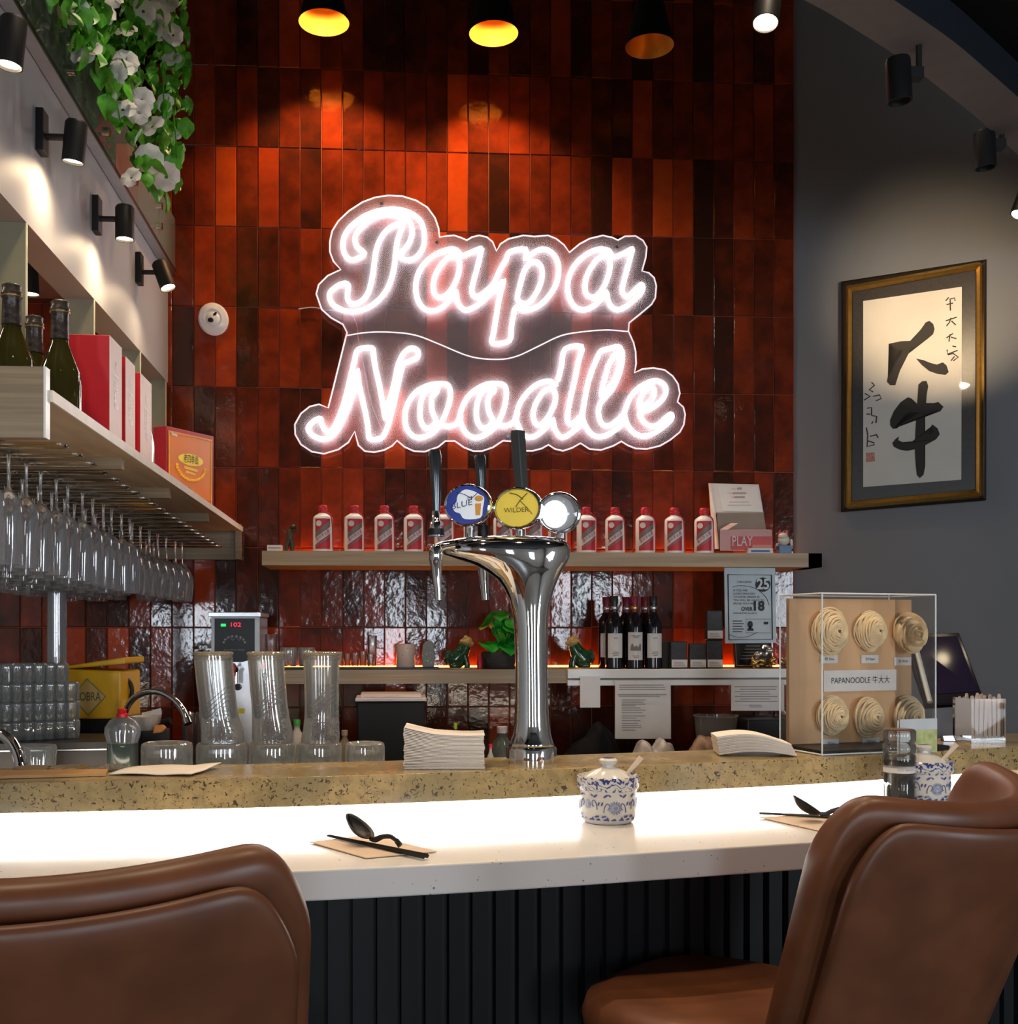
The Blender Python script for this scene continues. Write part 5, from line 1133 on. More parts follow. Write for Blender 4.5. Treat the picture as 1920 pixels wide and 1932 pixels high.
# ------------------------------------------------------------------ things on the ledge
def napkins():
    # tall creased stack left of the tower
    p, d = onL(838, .10); q = lambda u, v, dd=0.0: P(u, v, d+dd); vb = CY+.295*F/(d-.05)
    r = thing('napkin_stack', p, 'tall stack of folded cream napkins standing left of the beer tower', 'napkins')
    dx = (q(920, 1440)-q(780, 1440)).normalized(); dy = Vector((-dx.y, dx.x, 0)); pm = F/d
    n = 26; rr = random.Random(2); b = MB(); H = 74/pm
    for k in range(n):
        t = k/(n-1); z0 = ZT+H*k/n*.80; j = rr.uniform(-.0016, .0016); hw = 74/pm
        def top(s): return H*.26*t*((1-s)**1.6*1.25 + .50*max(0, s-.35)/.65 - .25)
        N = 14; ring0 = []; 
        prof = [p+dx*(-hw+2*hw*s+j)+Vector((0, 0, z0-ZT+top(s)+H/n*.35)) for s in [i/N for i in range(N+1)]]
        w = .105
        rs = [[a-dy*(w/2+j), a+dy*(w/2+j), a+dy*(w/2+j)+Vector((0, 0, H/n*.60)), a-dy*(w/2+j)+Vector((0, 0, H/n*.60))] for a in prof]
        b.rings(rs)
    b.build('folded_napkins', 'napkin', r)
    # slumped stack to the right
    p, d = onL(1415, .12); pm = F/d; q = lambda u, v, dd=0.0: P(u, v, d+dd)
    r = thing('napkin_stack', p, 'slumped stack of folded cream napkins beside the acrylic noodle case', 'napkins')
    dx = (q(1500, 1430)-q(1380, 1430)).normalized(); dx = (dx+Vector((0, -.10, 0))).normalized(); dy = Vector((-dx.y, dx.x, 0)); b = MB(); n = 18
    for k in range(n):
        t = k/(n-1); N = 14; rs = []
        for i in range(N+1):
            s = i/N; hump = math.sin(PI*min(1, s*1.02))**1.0*(.010+.006*t)
            z = (.003+.041*t*(1-.38*s)+hump*.9*(1 if k else 1))
            a = p+dx*(-.080+.165*s+.012*(1-t)*s-.006*t*(1-s)+rr.uniform(-.0006, .0006))+Vector((0, 0, z)); w = .108+.004*math.sin(k*2.1)
            rs.append([a-dy*w/2, a+dy*w/2, a+dy*w/2+Vector((0, 0, .0017)), a-dy*w/2+Vector((0, 0, .0017))])
        b.rings(rs)
    b.build('folded_napkins', 'napkin', r)
    # single flat napkin at the left
    p, d = onL(312, .09); q = lambda u, v: onZ(u, v, ZT+.003)
    b = MB(); P4 = [q(203, 1461), q(360, 1463), q(417, 1447), q(262, 1446)]
    b.grid(lambda s, t: (P4[0]*(1-s)+P4[1]*s)*(1-t)+(P4[3]*(1-s)+P4[2]*s)*t+Vector((0, 0, .006*s*s*t+.003*abs(math.sin(5*s+3*t)))), 12, 6)
    tag(b.build('paper_napkin', 'napkin', smooth=True, solid=.002), 'single crumpled white napkin lying flat on the stone ledge below the boot glasses', 'napkin')
    q = lambda u, v: onZ(u, v, ZT+.001)
    b = MB(); b.prism([q(-60, 1471), q(200, 1464), q(204, 1456), q(-60, 1459)], (0, 0, .006)); tag(b.build('wooden_board', wood('warm_board', (.46, .25, .09), (.58, .34, .13), (1, 20, 20))), 'narrow warm wooden board lying on the stone ledge beside the chrome faucet', 'board')
napkins()

def noodle_case():
    bl = C(.833, 2.735, ZT); fl0 = C(.857, 2.555, ZT); fr0 = C(1.170, 2.660, ZT)
    ex = (fr0-fl0); W = ex.length; ex.normalize(); ey = Vector((-ex.y, ex.x, 0)); D = .165; H = .382
    r = thing('noodle_display', fl0+ex*W/2+ey*D/2, 'clear acrylic display case with six dried noodle nests on a bamboo board', 'display case')
    g = lambda x, y, z: fl0+ex*x+ey*y+Vector((0, 0, z+.001))
    for nm, pts in (('front_pane', ((0, 0, 0), (W, 0, 0), (W, 0, H), (0, 0, H))), ('side_pane', ((0, 0, 0), (0, D, 0), (0, D, H), (0, 0, H))), ('side_pane', ((W, 0, 0), (W, D, 0), (W, D, H), (W, 0, H))), ('back_pane', ((0, D, 0), (W, D, 0), (W, D, H), (0, D, H))), ('top_pane', ((0, 0, H), (W, 0, H), (W, D, H), (0, D, H)))):
        b = MB(); b.quad(*[g(*p) for p in pts]); b.build(nm, 'acryl', r)
    for pts in (((0, 0, 0), (0, 0, H)), ((W, 0, 0), (W, 0, H)), ((0, D, 0), (0, D, H)), ((W, D, 0), (W, D, H)), ((0, 0, H), (W, 0, H)), ((0, D, H), (W, D, H)), ((0, 0, H), (0, D, H)), ((W, 0, H), (W, D, H)), ((0, 0, .002), (W, 0, .002)), ((0, 0, .002), (0, D, .002)), ((W, 0, .002), (W, D, .002))):
        b = MB(); b.tube([g(*pts[0]), g(*pts[1])], .0020, 6); b.build('pane_edge', 'edge', r)
    yb = D*.86; x0 = .010; x1 = (onPl(1720, 1200, g(0, yb-.002, 0), -ey)-fl0).dot(ex)
    b = MB(); lo = g(x0, yb, .012)
    b.hexa([g(x0, yb, .012), g(x1, yb, .012), g(x1, yb+.012, .012), g(x0, yb+.012, .012)], [g(x0, yb, H-.008), g(x1, yb, H-.008), g(x1, yb+.012, H-.008), g(x0, yb+.012, H-.008)]); bd = b.build('bamboo_board', 'board', r)
    b = MB(); b.hexa([g(x0, .01, .0), g(x1, .01, .0), g(x1, yb+.012, .0), g(x0, yb+.012, .0)], [g(x0, .01, .010), g(x1, .01, .010), g(x1, yb+.012, .010), g(x0, yb+.012, .010)]); b.build('case_base', 'black', r)
    # image columns -> board x: solve on the board plane
    n = -ey; p0 = g(0, yb-.002, 0)
    def bp(u, v): 
        h = onPl(u, v, p0, n)-fl0; return h.dot(ex), h.z
    rr = random.Random(31)
    nests = [(1561, 1191, 43, 'fine'), (1637, 1190, 36, 'fine'), (1709, 1195, 37, 'wide'), (1565, 1349, 36, 'fine'), (1632, 1350, 36, 'mid'), (1708, 1350, 37, 'mid')]
    for u, v, rad, kd in nests:
        x, z = bp(u, v); ra = rad*2.70/F*1.0; b = MB(); depth = .050
        turns = {'fine': 11, 'mid': 7, 'wide': 3.2}[kd]; th = {'fine': .0026, 'mid': .0037, 'wide': .0105}[kd]
        for layer in range({'fine': 3, 'mid': 2, 'wide': 2}[kd]):
            pts = []; N = int(turns*20); ph = layer*2.1; sx, sz = rr.uniform(.85, 1.0), rr.uniform(.98, 1.12)
            for i in range(N+1):
                t = i/N; a = 2*PI*turns*t+ph; q = ra*(.10+.90*t)*(1+.05*math.sin(a*2.7+layer))
                yy = depth*(1-t**2.0)*(1-.12*layer)+.004*math.sin(a*1.9+ph)+.006
                cx_ = x-.006*(1-t); pts.append(g(cx_+q*sx*math.cos(a), yb-yy, z-.001+q*sz*math.sin(a)-.001))
            b.tube(pts, th, 5, flat=(.22 if kd == 'wide' else 1.0), up=-ey)
        b.ball(g(x, yb-.012, z), (ra*.82, .018, ra*.88), 16, 8) if kd != 'wide' else b.ball(g(x, yb-.016, z), (ra*.86, .030, ra*.92), 16, 8)
        b.build('noodle_nest', 'noodle', bd, True)
    def card(u0, v0, u1, v1, txt, size, nm):
        a, z1 = bp(u0, v0); c, z0 = bp(u1, v1)
        b = MB(); b.hexa([g(a, yb-.004, z0-.001), g(c, yb-.004, z0-.001), g(c, yb-.001, z0-.001), g(a, yb-.001, z0-.001)], [g(a, yb-.004, z1-.001), g(c, yb-.004, z1-.001), g(c, yb-.001, z1-.001), g(a, yb-.001, z1-.001)]); o = b.build(nm, 'card', bd)
        b = MB(); b.text(txt, size, lambda x, y: g((a+c)/2+x, yb-.0048, (z0+z1)/2+y-.001), width=(c-a)*.80 if nm == 'title_card' else (c-a)*.55); b.build('lettering', 'ink', o)
    card(1553, 1265, 1690, 1302, 'PAPANOODLE 牛大大', .021, 'title_card')
    for u, v, t in ((1563, 1243, '细 Thin'), (1640, 1243, '韭叶 Regular'), (1702, 1247, '宽 Wide'), (1565, 1402, '二细 Thick'), (1642, 1399, '荞麦 Belt')): card(u-16, v-7, u+16, v+8, t, .0085, 'name_card')
    # added card standing in for a window's reflection on the front pane
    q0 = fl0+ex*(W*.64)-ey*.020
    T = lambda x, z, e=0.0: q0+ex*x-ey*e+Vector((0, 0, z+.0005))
    r2 = thing('reflection_card', q0, 'white and green card standing in for a window reflection on the acrylic noodle case', 'reflection')
    b = MB(); b.hexa([T(-.005, 0), T(.105, 0), T(.105, 0, -.002), T(-.005, 0, -.002)], [T(-.005, .082), T(.105, .082), T(.105, .082, -.002), T(-.005, .082, -.002)]); sh = b.build('reflection', mat('reflection_white', (.62, .66, .70), .4), r2)
    b = MB(); b.quad(T(.03, .002, .001), T(.104, .002, .001), T(.104, .055, .001), T(.03, .055, .001)); b.build('green_panel', mat('reflection_green', (.50, .56, .24), .5, var=.25, scale=60), sh)
    b = MB(); b.tube([T(-.012, 0, .001), T(-.012, .08, .001)], .0022, 6); b.build('reflection_edge', 'edge', r2)
noodle_case()

def till():
    # side counter, terminal, card reader, stirrer pot
    r = thing('till_counter', C(1.5, 3.15, 0), 'dark side counter carrying the till behind the noodle case', 'counter')
    b = MB(); p = [C(1.20, 2.97, 0), C(1.95, 3.30, 0), C(1.85, 3.52, 0), C(1.12, 3.24, 0)]; b.hexa(p, [q+Vector((0, 0, 1.0)) for q in p]); b.build('counter_body', 'black_m', r)
    r = thing('till_screen', P(1795, 1400, 3.1), 'tilted black touch screen till on a grey stand behind the noodle case', 'till')
    d0 = 3.10
    tl, tr, br, bl_ = P(1650, 1192, 3.22), P(1809, 1193, 3.20), P(1858, 1324, 3.02), P(1760, 1329, 3.04)
    tl = P(1700, 1195, 3.24); bl_ = P(1745, 1331, 3.06)
    nrm = (tr-tl).cross(bl_-tl).normalized()
    if nrm.y < 0: nrm = -nrm
    b = MB(); b.prism([tl, tr, br, bl_], nrm*.018); sc = b.build('screen_panel', 'screen', r, bevel=.003)
    b = MB(); mix = lambda s, t: (tl*(1-s)+tr*s)*(1-t)+(bl_*(1-s)+br*s)*t-nrm*.001
    b.quad(mix(.06, .06), mix(.94, .06), mix(.94, .86), mix(.06, .86)); b.build('display_glass', mat('display_violet', (.018, .014, .035), .08), sc)
    b = MB(); b.hexa([P(1748, CY+.43*F/3.12, 3.12), P(1822, CY+.43*F/3.12, 3.12), P(1815, CY+.43*F/3.25, 3.25), P(1750, CY+.43*F/3.25, 3.25)], [P(1758, 1326, 3.08), P(1800, 1326, 3.08), P(1800, 1322, 3.13), P(1760, 1322, 3.13)]); b.build('grey_stand', mat('grey_plastic', (.30, .31, .34), .4), r, bevel=.004)
    b = MB(); b.tube([P(1722, 1200, 3.20), P(1754, 1325, 3.04)], .007, 6); b.build('pale_bezel', mat('pale_bezel_paint', (.50, .55, .52), .4), r)
    r = thing('card_reader', onL(1795, .16)[0], 'small black card reader with bright white screen next to the stirrer pot', 'card reader')
    p, d = onL(1795, .17); q = lambda u, v, dd=0.0: P(u, v, d+dd)
    a = [q(1772, 1421, -.03), q(1800, 1424, -.03), q(1814, 1408, .01), q(1782, 1404, .02)]
    top = [q(1776, 1392, .0), q(1797, 1391, .0), q(1811, 1408, -.028), q(1782, 1418, -.04)]
    b = MB(); T = [q(1774, 1386, .01), q(1799, 1386, .01), q(1812, 1412, -.03), q(1783, 1419, -.03)]; b.prism(T, Vector((0, .0, -.010))); c = b.build('reader_body', 'black', r, bevel=.002)
    m = lambda s, t: (T[0]*(1-s)+T[1]*s)*(1-t)+(T[3]*(1-s)+T[2]*s)*t+Vector((0, -.0008, .0012))
    b = MB(); b.quad(m(.12, .10), m(.88, .10), m(.88, .88), m(.12, .88)); b.build('lit_screen', emis('reader_screen', (.72, .82, 1.0), 1.6), c)
    b = MB(); b.hexa([Vector((x.x, x.y, ZT+.0005)) for x in (T[3], T[2], T[1], T[0])], [x-Vector((0, 0, .012)) for x in (T[3], T[2], T[1], T[0])]); b.build('reader_stand', 'black_m', r)
    p, d = onL(1846, .13); r = thing('stirrer_pot', p, 'clear square pot full of wooden stirrers at the far end of the ledge', 'pot'); s = 33*d/F; h = 82*d/F
    for a, c in (((-s, -s), (s, -s)), ((s, -s), (s, s)), ((s, s), (-s, s)), ((-s, s), (-s, -s))):
        b = MB(); b.quad(p+Vector((a[0], a[1], .001)), p+Vector((c[0], c[1], .001)), p+Vector((c[0], c[1], h)), p+Vector((a[0], a[1], h))); b.build('pot_side', 'acryl', r)
    b = MB(); b.box((p.x-s, p.y-s, p.z+.0005), (p.x+s, p.y+s, p.z+.012)); b.build('pot_base', 'thick', r)
    rr = random.Random(12); k = 0
    st = MATS.get('birch') or mat('birch', (.60, .46, .36), .7)
    for i in range(7):
        for j in range(4):
            x, y = -s*.78+2*s*.78*i/6, -s*.7+2*s*.7*j/3; hh = h*rr.uniform(.98, 1.10); b = MB(); w = .0046; tx = rr.uniform(-.003, .003)
            c = p+Vector((x, y, .013)); b.prism([c+Vector((-w, 0, 0)), c+Vector((w, 0, 0)), c+Vector((w+tx, 0, hh-.018)), c+Vector((w*.6+tx, 0, hh-.012)), c+Vector((-w*.6+tx, 0, hh-.012)), c+Vector((-w+tx, 0, hh-.018))], (0, .0016, 0))
            tag(b.build('wooden_stirrer', st), 'flat wooden stirrer in the clear square pot at the end of the ledge', 'stirrer', 'wooden stirrers in the pot')
till()

# ------------------------------------------------------------------ on the white counter
def porcelain():
    """blue flowers, scrolls and leaves over white glaze"""
    m, nt, b, o = nodes('blue_white_porcelain'); N, L = nt.nodes, nt.links
    tc = N.new('ShaderNodeTexCoord')
    v = N.new('ShaderNodeTexVoronoi'); v.inputs['Scale'].default_value = 42; v.inputs['Randomness'].default_value = .75
    wv = N.new('ShaderNodeTexWave'); wv.wave_type = 'RINGS'; wv.inputs['Scale'].default_value = 26; wv.inputs['Distortion'].default_value = 14; wv.inputs['Detail'].default_value = 3; wv.inputs['Detail Scale'].default_value = 2.2
    no = N.new('ShaderNodeTexNoise'); no.inputs['Scale'].default_value = 55; no.inputs['Detail'].default_value = 4
    for n in (v, wv, no): L.new(tc.outputs['Object'], n.inputs['Vector'])
    a = N.new('ShaderNodeMath'); a.operation = 'MULTIPLY'; L.new(wv.outputs['Fac'], a.inputs[0]); L.new(no.outputs['Fac'], a.inputs[1])
    rp = N.new('ShaderNodeValToRGB'); rp.color_ramp.elements[0].position = .27; rp.color_ramp.elements[1].position = .42; L.new(a.outputs[0], rp.inputs[0])
    rp.color_ramp.elements[0].color = (.62, .61, .58, 1); rp.color_ramp.elements[1].color = (.035, .055, .22, 1)
    L.new(rp.outputs[0], b.inputs['Base Color']); b.inputs['Roughness'].default_value = .12; MATS['blue_white_porcelain'] = m; return m
porc = porcelain(); glz = mat('white_glaze', (.64, .62, .58), .12); cob = mat('cobalt_blue', (.05, .075, .26), .2, var=.4, scale=200); cobp = mat('pale_cobalt', (.20, .25, .40), .2, var=.3, scale=150)
def jar(u, d, label, spoon_dir):
    p = P(u, CY, d); p.z = ZC1+.0008; r = thing('condiment_jar', p, label, 'jar', 'blue and white condiment jars')
    R0 = .063; s = 1.0
    MB().lathe([(.0, .003), (.048, 0), (.053, .004), (.057, .014), (.0585, .035), (.0585, .060), (.060, .068)], 40, p, cap0=False, cap1=False).build('jar_body', glz, r, True)
    MB().lathe([(.060, .068), (.0645, .074), (.0655, .078), (.0655, .095), (.063, .097), (.058, .092), (.056, .080), (.0, .078)], 40, p, cap0=False, cap1=False).build('jar_rim', porc, r, True)
    l = MB().lathe([(.056, .093), (.048, .098), (.034, .106), (.018, .112), (.0145, .114), (.014, .119), (.019, .123), (.020, .128), (.015, .132), (.0, .133)], 32, p, cap0=False, cap1=False).build('lid', glz, r, True)
    MB().lathe([(.0, .1335), (.013, .1328)], 20, p, cap0=False, cap1=False).build('knob_motif', cob, l, True)
    # painted decoration, laid on the glaze
    rb = .0590; f = lambda a, z, e=0.0: p+Vector(((rb+e)*math.sin(a), -(rb+e)*math.cos(a), z))
    fw = MB(); sc = MB()
    for k in range(6):
        a0 = k*PI/3+.05; zc = .036 if k % 2 == 0 else .042; rad = .0150 if k % 2 == 0 else .0105
        for q in range(14):
            t = 2*PI*q/14; pts = []
            for i in range(8):
                s_ = 2*PI*i/8; x = rad*.70*math.cos(t)+rad*.28*math.cos(s_)*math.cos(t)-rad*.13*math.sin(s_)*math.sin(t); y = rad*.70*math.sin(t)+rad*.28*math.cos(s_)*math.sin(t)+rad*.13*math.sin(s_)*math.cos(t); pts.append(f(a0+x/rb, zc+y, .0006))
            fw.poly(*pts)
        fw.poly(*[f(a0+rad*.34*math.cos(2*PI*i/12)/rb, zc+rad*.34*math.sin(2*PI*i/12), .0008) for i in range(12)])
        for sgn in (-1, 1):
            cu = [(a0+sgn*(.30+.10*math.cos(t)), zc-.010+.012*math.sin(t)+.004*t) for t in [i*.45 for i in range(11)]]; sc.tube([f(a, z, .0002) for a, z in cu], .0009, 4)
            for a, z, sz, rt in ((a0+sgn*.34, .060, .0055, .6), (a0+sgn*.20, .061, .004, -.6), (a0+sgn*.40, .018, .0055, .2), (a0+sgn*.26, .013, .0045, 2.0), (a0+sgn*.46, .044, .0045, 1.2)):
                sc.poly(*[f(a+(sz*math.cos(2*PI*i/10)*math.cos(rt)-sz*.42*math.sin(2*PI*i/10)*math.sin(rt))/rb, z+sz*math.cos(2*PI*i/10)*math.sin(rt)+sz*.42*math.sin(2*PI*i/10)*math.cos(rt), .0006) for i in range(10)])
    for k in range(22):
        a = 2*PI*k/22; sc.poly(*[p+Vector(((.0565+.0008)*math.sin(a+w), -(.0565+.0008)*math.cos(a+w), z)) for w, z in ((-.10, .0095), (.10, .0095), (.05, .0145), (-.03, .013))])
    fw.build('painted_flowers', cobp, r); sc.build('painted_scrolls', cob, r)
    sp = MB(); a = p+Vector((.022*spoon_dir, -.022, .086)); c = p+Vector((.062*spoon_dir, -.035, .137)); sp.tube([a, (a+c)/2, c], [.0035, .0042, .0058], 10, flat=.6); sp.build('spoon_handle', mat('cream_spoon', (.74, .60, .46), .3) if 'cream_spoon' not in MATS else MATS['cream_spoon'], r, True)
jar(1147, 2.280, 'blue and white porcelain condiment jar in the open middle of the white counter', 1)
jar(1742, 2.545, 'blue and white porcelain condiment jar half hidden behind the dark sauce bottle', 1)

def sauce():
    p = P(1696, CY, 2.505); p.z = ZC1+.0008; r = thing('sauce_bottle', p, 'glass bottle of dark soy sauce with paper band standing before the porcelain jar', 'bottle')
    MB().lathe([(.0, .002), (.033, 0), (.036, .004), (.0365, .012), (.034, .016), (.034, .082), (.036, .088), (.0365, .110), (.034, .116), (.0365, .122), (.036, .136), (.033, .140), (.036, .145), (.0365, .168), (.034, .172), (.0, .173)], 32, p, cap0=False, cap1=False).build('glass_body', 'glass', r, True)
    MB().lathe([(.0, .005), (.031, .005), (.0325, .016), (.0325, .082), (.033, .104), (.0, .104)], 28, p, cap0=False, cap1=False).build('dark_sauce', 'soy', r, True)
    l = MB().lathe([(.0350, .074), (.0352, .090)], 28, p, cap0=False, cap1=False).build('paper_band', 'card', r, True)
    b = MB(); b.text('SOY SAUCE', .0075, lambda x, y: p+Vector((.0358*math.sin(x/.0358), -.0358*math.cos(x/.0358), .082+y))); b.build('lettering', 'greyink', l)
    MB().lathe([(.030, .166), (.0335, .168), (.034, .172), (.028, .174), (.0, .174)], 28, p, cap0=False, cap1=False).build('stopper', thin('amber_glass', (.80, .60, .50), .12, (.75, .5, .38)), r, True)
sauce()

def setting(u0, v0, u1, v1, su, sv, eu, ev, nap, sfx, ul=0):
    z = ZC1
    q = lambda u, v, e=.001: onZ(u, v, z+e)
    P4 = [q(*a) for a in nap]
    b = MB(); b.grid(lambda s, t: (P4[0]*(1-s)+P4[1]*s)*(1-t)+(P4[3]*(1-s)+P4[2]*s)*t+Vector((0, 0, .0012)), 2, 2); tag(b.build('paper_napkin', mat('beige_napkin', (.62, .48, .36), .9) if 'beige_napkin' not in MATS else MATS['beige_napkin'], solid=.0016), 'beige paper napkin under the black spoon ' + sfx, 'napkin')
    a, c = q(u0, v0, .007), q(u1, v1, .007); ax = (c-a).normalized(); sd = Vector((-ax.y, ax.x, 0))
    for k, lab in ((0, 'nearer black chopstick of the pair '), (1, 'farther black chopstick of the pair ')):
        b = MB(); o = sd*(.0045+.009*k); b.tube([a+o*.45, a*.5+c*.5+o*.75, c+o], [.0020, .0030, .0040], 4, up=Vector((0, 0, 1))); tag(b.build('chopstick', 'black'), lab+sfx, 'chopstick', 'chopsticks on the counter')
    # soup spoon: bowl tipped up towards the bar, hooked handle
    s0, e0 = q(su, sv, .012), q(eu, ev, .010); dr = (e0-s0); Ls = dr.length; dr.normalize(); n = Vector((-dr.y, dr.x, 0)); up = Vector((0, 0, 1))
    r = thing('soup_spoon', s0, 'black melamine soup spoon resting on chopsticks ' + sfx, 'spoon')
    tilt = R(33); bd = (dr*-math.cos(tilt)+up*math.sin(tilt)).normalized(); bn = (dr*math.sin(tilt)+up*math.cos(tilt)).normalized(); c0 = s0+bd*.036+up*.006
    b = MB()
    def bowl(i, j):
        t = i*2*PI; rad = j; w = .0215; l = .036
        x = l*rad*math.cos(t); y = w*rad*math.sin(t)*(1-.18*math.cos(t)*rad); return c0+bd*x+n*y+bn*(-.015*(1-rad**2.2))
    b.grid(bowl, 28, 6); b.build('spoon_bowl', 'black', r, True, solid=.0022, soft=180)
    b = MB(); h0 = c0-bd*.034; b.tube(catmull([h0-bn*.001, h0+dr*.012-up*.002, h0+dr*.030+up*.006, h0+dr*.050+up*.009, h0+dr*.066+up*.003, h0+dr*.074-up*.004], 4), [.0052]*8+[.0045]*8+[.0062]*5, 8, flat=.6); b.build('spoon_handle', 'black', r, True)
setting(616, 1577, 796, 1617, 700, 1588, 770, 1602, ((584, 1590), (690, 1620), (824, 1608), (700, 1576)), 'left of the first porcelain jar')
setting(1432, 1535, 1690, 1548, 1548, 1541, 1640, 1540, ((1432, 1543), (1560, 1572), (1690, 1560), (1560, 1538)), 'by the top of the turned bar stool')
# ------------------------------------------------------------------ behind the ledge
ZW = 1.0
def boots():
    us = [(315, 48), (418, 48), (513, 44), (602, 43), (688, 38)]
    d = 2.60
    for k, (u, hw) in enumerate(us):
        dd = d-.03+.045*(k*.5); p = P(u, CY, dd); p.z = ZW; rad = hw*dd/F; zt = CZ-(1404-CY)*dd/F+.004
        h = zt-ZW; b = MB()
        b.lathe([(rad*.86, .0), (rad*.90, .003), (rad*.985, h*.35), (rad, h-.012), (rad*.965, h-.003), (rad*.88, h), (rad*.80, h-.004), (.0, h-.006)], 32, p, cap0=False, cap1=False)
        b.lathe([(.0, h-.022), (rad*.80, h-.022), (rad*.90, h-.030), (rad*.88, h*.35), (rad*.80, .002)], 32, p, cap0=False, cap1=False)
        wl = ('overturned tumbler at the detergent bottle end of the row', 'overturned tumbler under the boot glass nearest the boiler', 'overturned tumbler under the middle boot glass', 'overturned tumbler under the boot glass nearest the black bin', 'overturned tumbler with nothing on it, next to the tall napkin stack')[k]
        tag(b.build('tumbler', 'thick', smooth=True, origin=p), wl, 'glass', 'overturned tumblers behind the ledge')
        if 1 <= k <= 3:
            off_ = [None, (-10, 0), (-3, 0), (5, 0)][k]
            V = {1: [(1411, 380, 459), (1400, 379, 460), (1385, 379, 458), (1365, 378, 451), (1340, 376, 446), (1310, 372, 443), (1280, 369, 440), (1252, 366, 438), (1244, 367, 437)],
                 2: [(1411, 477, 552), (1400, 476, 553), (1385, 476, 551), (1365, 476, 546), (1340, 475, 542), (1310, 472, 540), (1280, 470, 537), (1252, 467, 536), (1244, 468, 535)],
                 3: [(1411, 568, 640), (1400, 569, 641), (1385, 572, 640), (1365, 574, 639), (1340, 575, 639), (1310, 574, 639), (1280, 573, 640), (1252, 572, 641), (1244, 573, 640)]}[k]
            lab = ('', 'glass beer boot nearest the boiler, standing on an overturned tumbler', 'middle glass beer boot standing on an overturned tumbler', 'glass beer boot nearest the black bin, standing on an overturned tumbler')[k]
            base = Vector((p.x, p.y, zt+.001)); r = thing('beer_boot', base, lab, 'glass', 'glass beer boots'); n = 32
            z0v = V[0][0]
            def ring(v, a, c, ins=0.0):
                ce = P((a+c)/2, CY, dd); z = zt+.001+(z0v-v)*dd/F; rx = (c-a)/2*dd/F-ins; ry = min(rx, .043*dd/2.6)-ins*.2
                return [Vector((ce.x+rx*math.cos(2*PI*i/n), ce.y+ry*math.sin(2*PI*i/n), z)) for i in range(n)]
            b = MB(); b.rings([ring(*s) for s in V], True, False); b.build('boot_wall', 'thick', r, True)
            b = MB(); b.rings([ring(V[3][0], V[3][1], V[3][2], .006), ring(V[5][0], V[5][1], V[5][2], .005), ring(V[7][0], V[7][1], V[7][2], .005)], True, False); b.build('inner_wall', 'glass', r, True)
            b = MB(); top = ring(*V[-1]); b.tube(top, .0042, 8, True); b.tube(ring(1253, V[-2][1], V[-2][2]), .002, 6, True); b.build('thick_rim', MATS.get('rim_glass') or thin('rim_glass', (.84, .82, .70), .25, (.85, .80, .66), 1.0, .6), r, True)
            rr = random.Random(k); b = MB(); c0 = ring(1365, V[3][1], V[3][2])
            def sp(uu, vv):                       # onto the front of the boot
                for (v1, a1, e1), (v2, a2, e2) in zip(V[:-1], V[1:]):
                    if v2 <= vv <= v1: 
                        t = (v1-vv)/(v1-v2) if v1 != v2 else 0; a, e = a1+(a2-a1)*t, e1+(e2-e1)*t
                        ce = P((a+e)/2, CY, dd); rx = (e-a)/2*dd/F; ry = min(rx, .043*dd/2.6); x = max(-.98, min(.98, (uu-(a+e)/2)/((e-a)/2)))
                        return Vector((ce.x+rx*x, ce.y-ry*math.sqrt(1-x*x)-.0008, zt+.001+(z0v-vv)*dd/F))
                return None
            m = (V[4][1]+V[4][2])/2
            for q in range(34):
                a0 = rr.uniform(0, 6.28); uu, vv = m+rr.uniform(-12, 32), 1408-abs(rr.gauss(0, 34)); pts = []
                for i in range(7):
                    s_ = sp(uu+ (3+i*.6)*math.cos(a0+i*.9), vv+(3+i*.6)*math.sin(a0+i*.9))
                    if s_ is not None: pts.append(s_)
                if len(pts) > 2: b.tube(pts, .0011, 4)
            for q in range(4):
                pts = [x for x in (sp(m-20+9*i, 1368-q*9-8*i) for i in range(6)) if x is not None]
                if len(pts) > 2: b.tube(pts, .0012, 4)
            b.build('embossed_relief', MATS.get('etched_glass') or thin('etched_glass', (.75, .74, .76), .38, (.75, .72, .74), .9, .5), r, True)
boots()

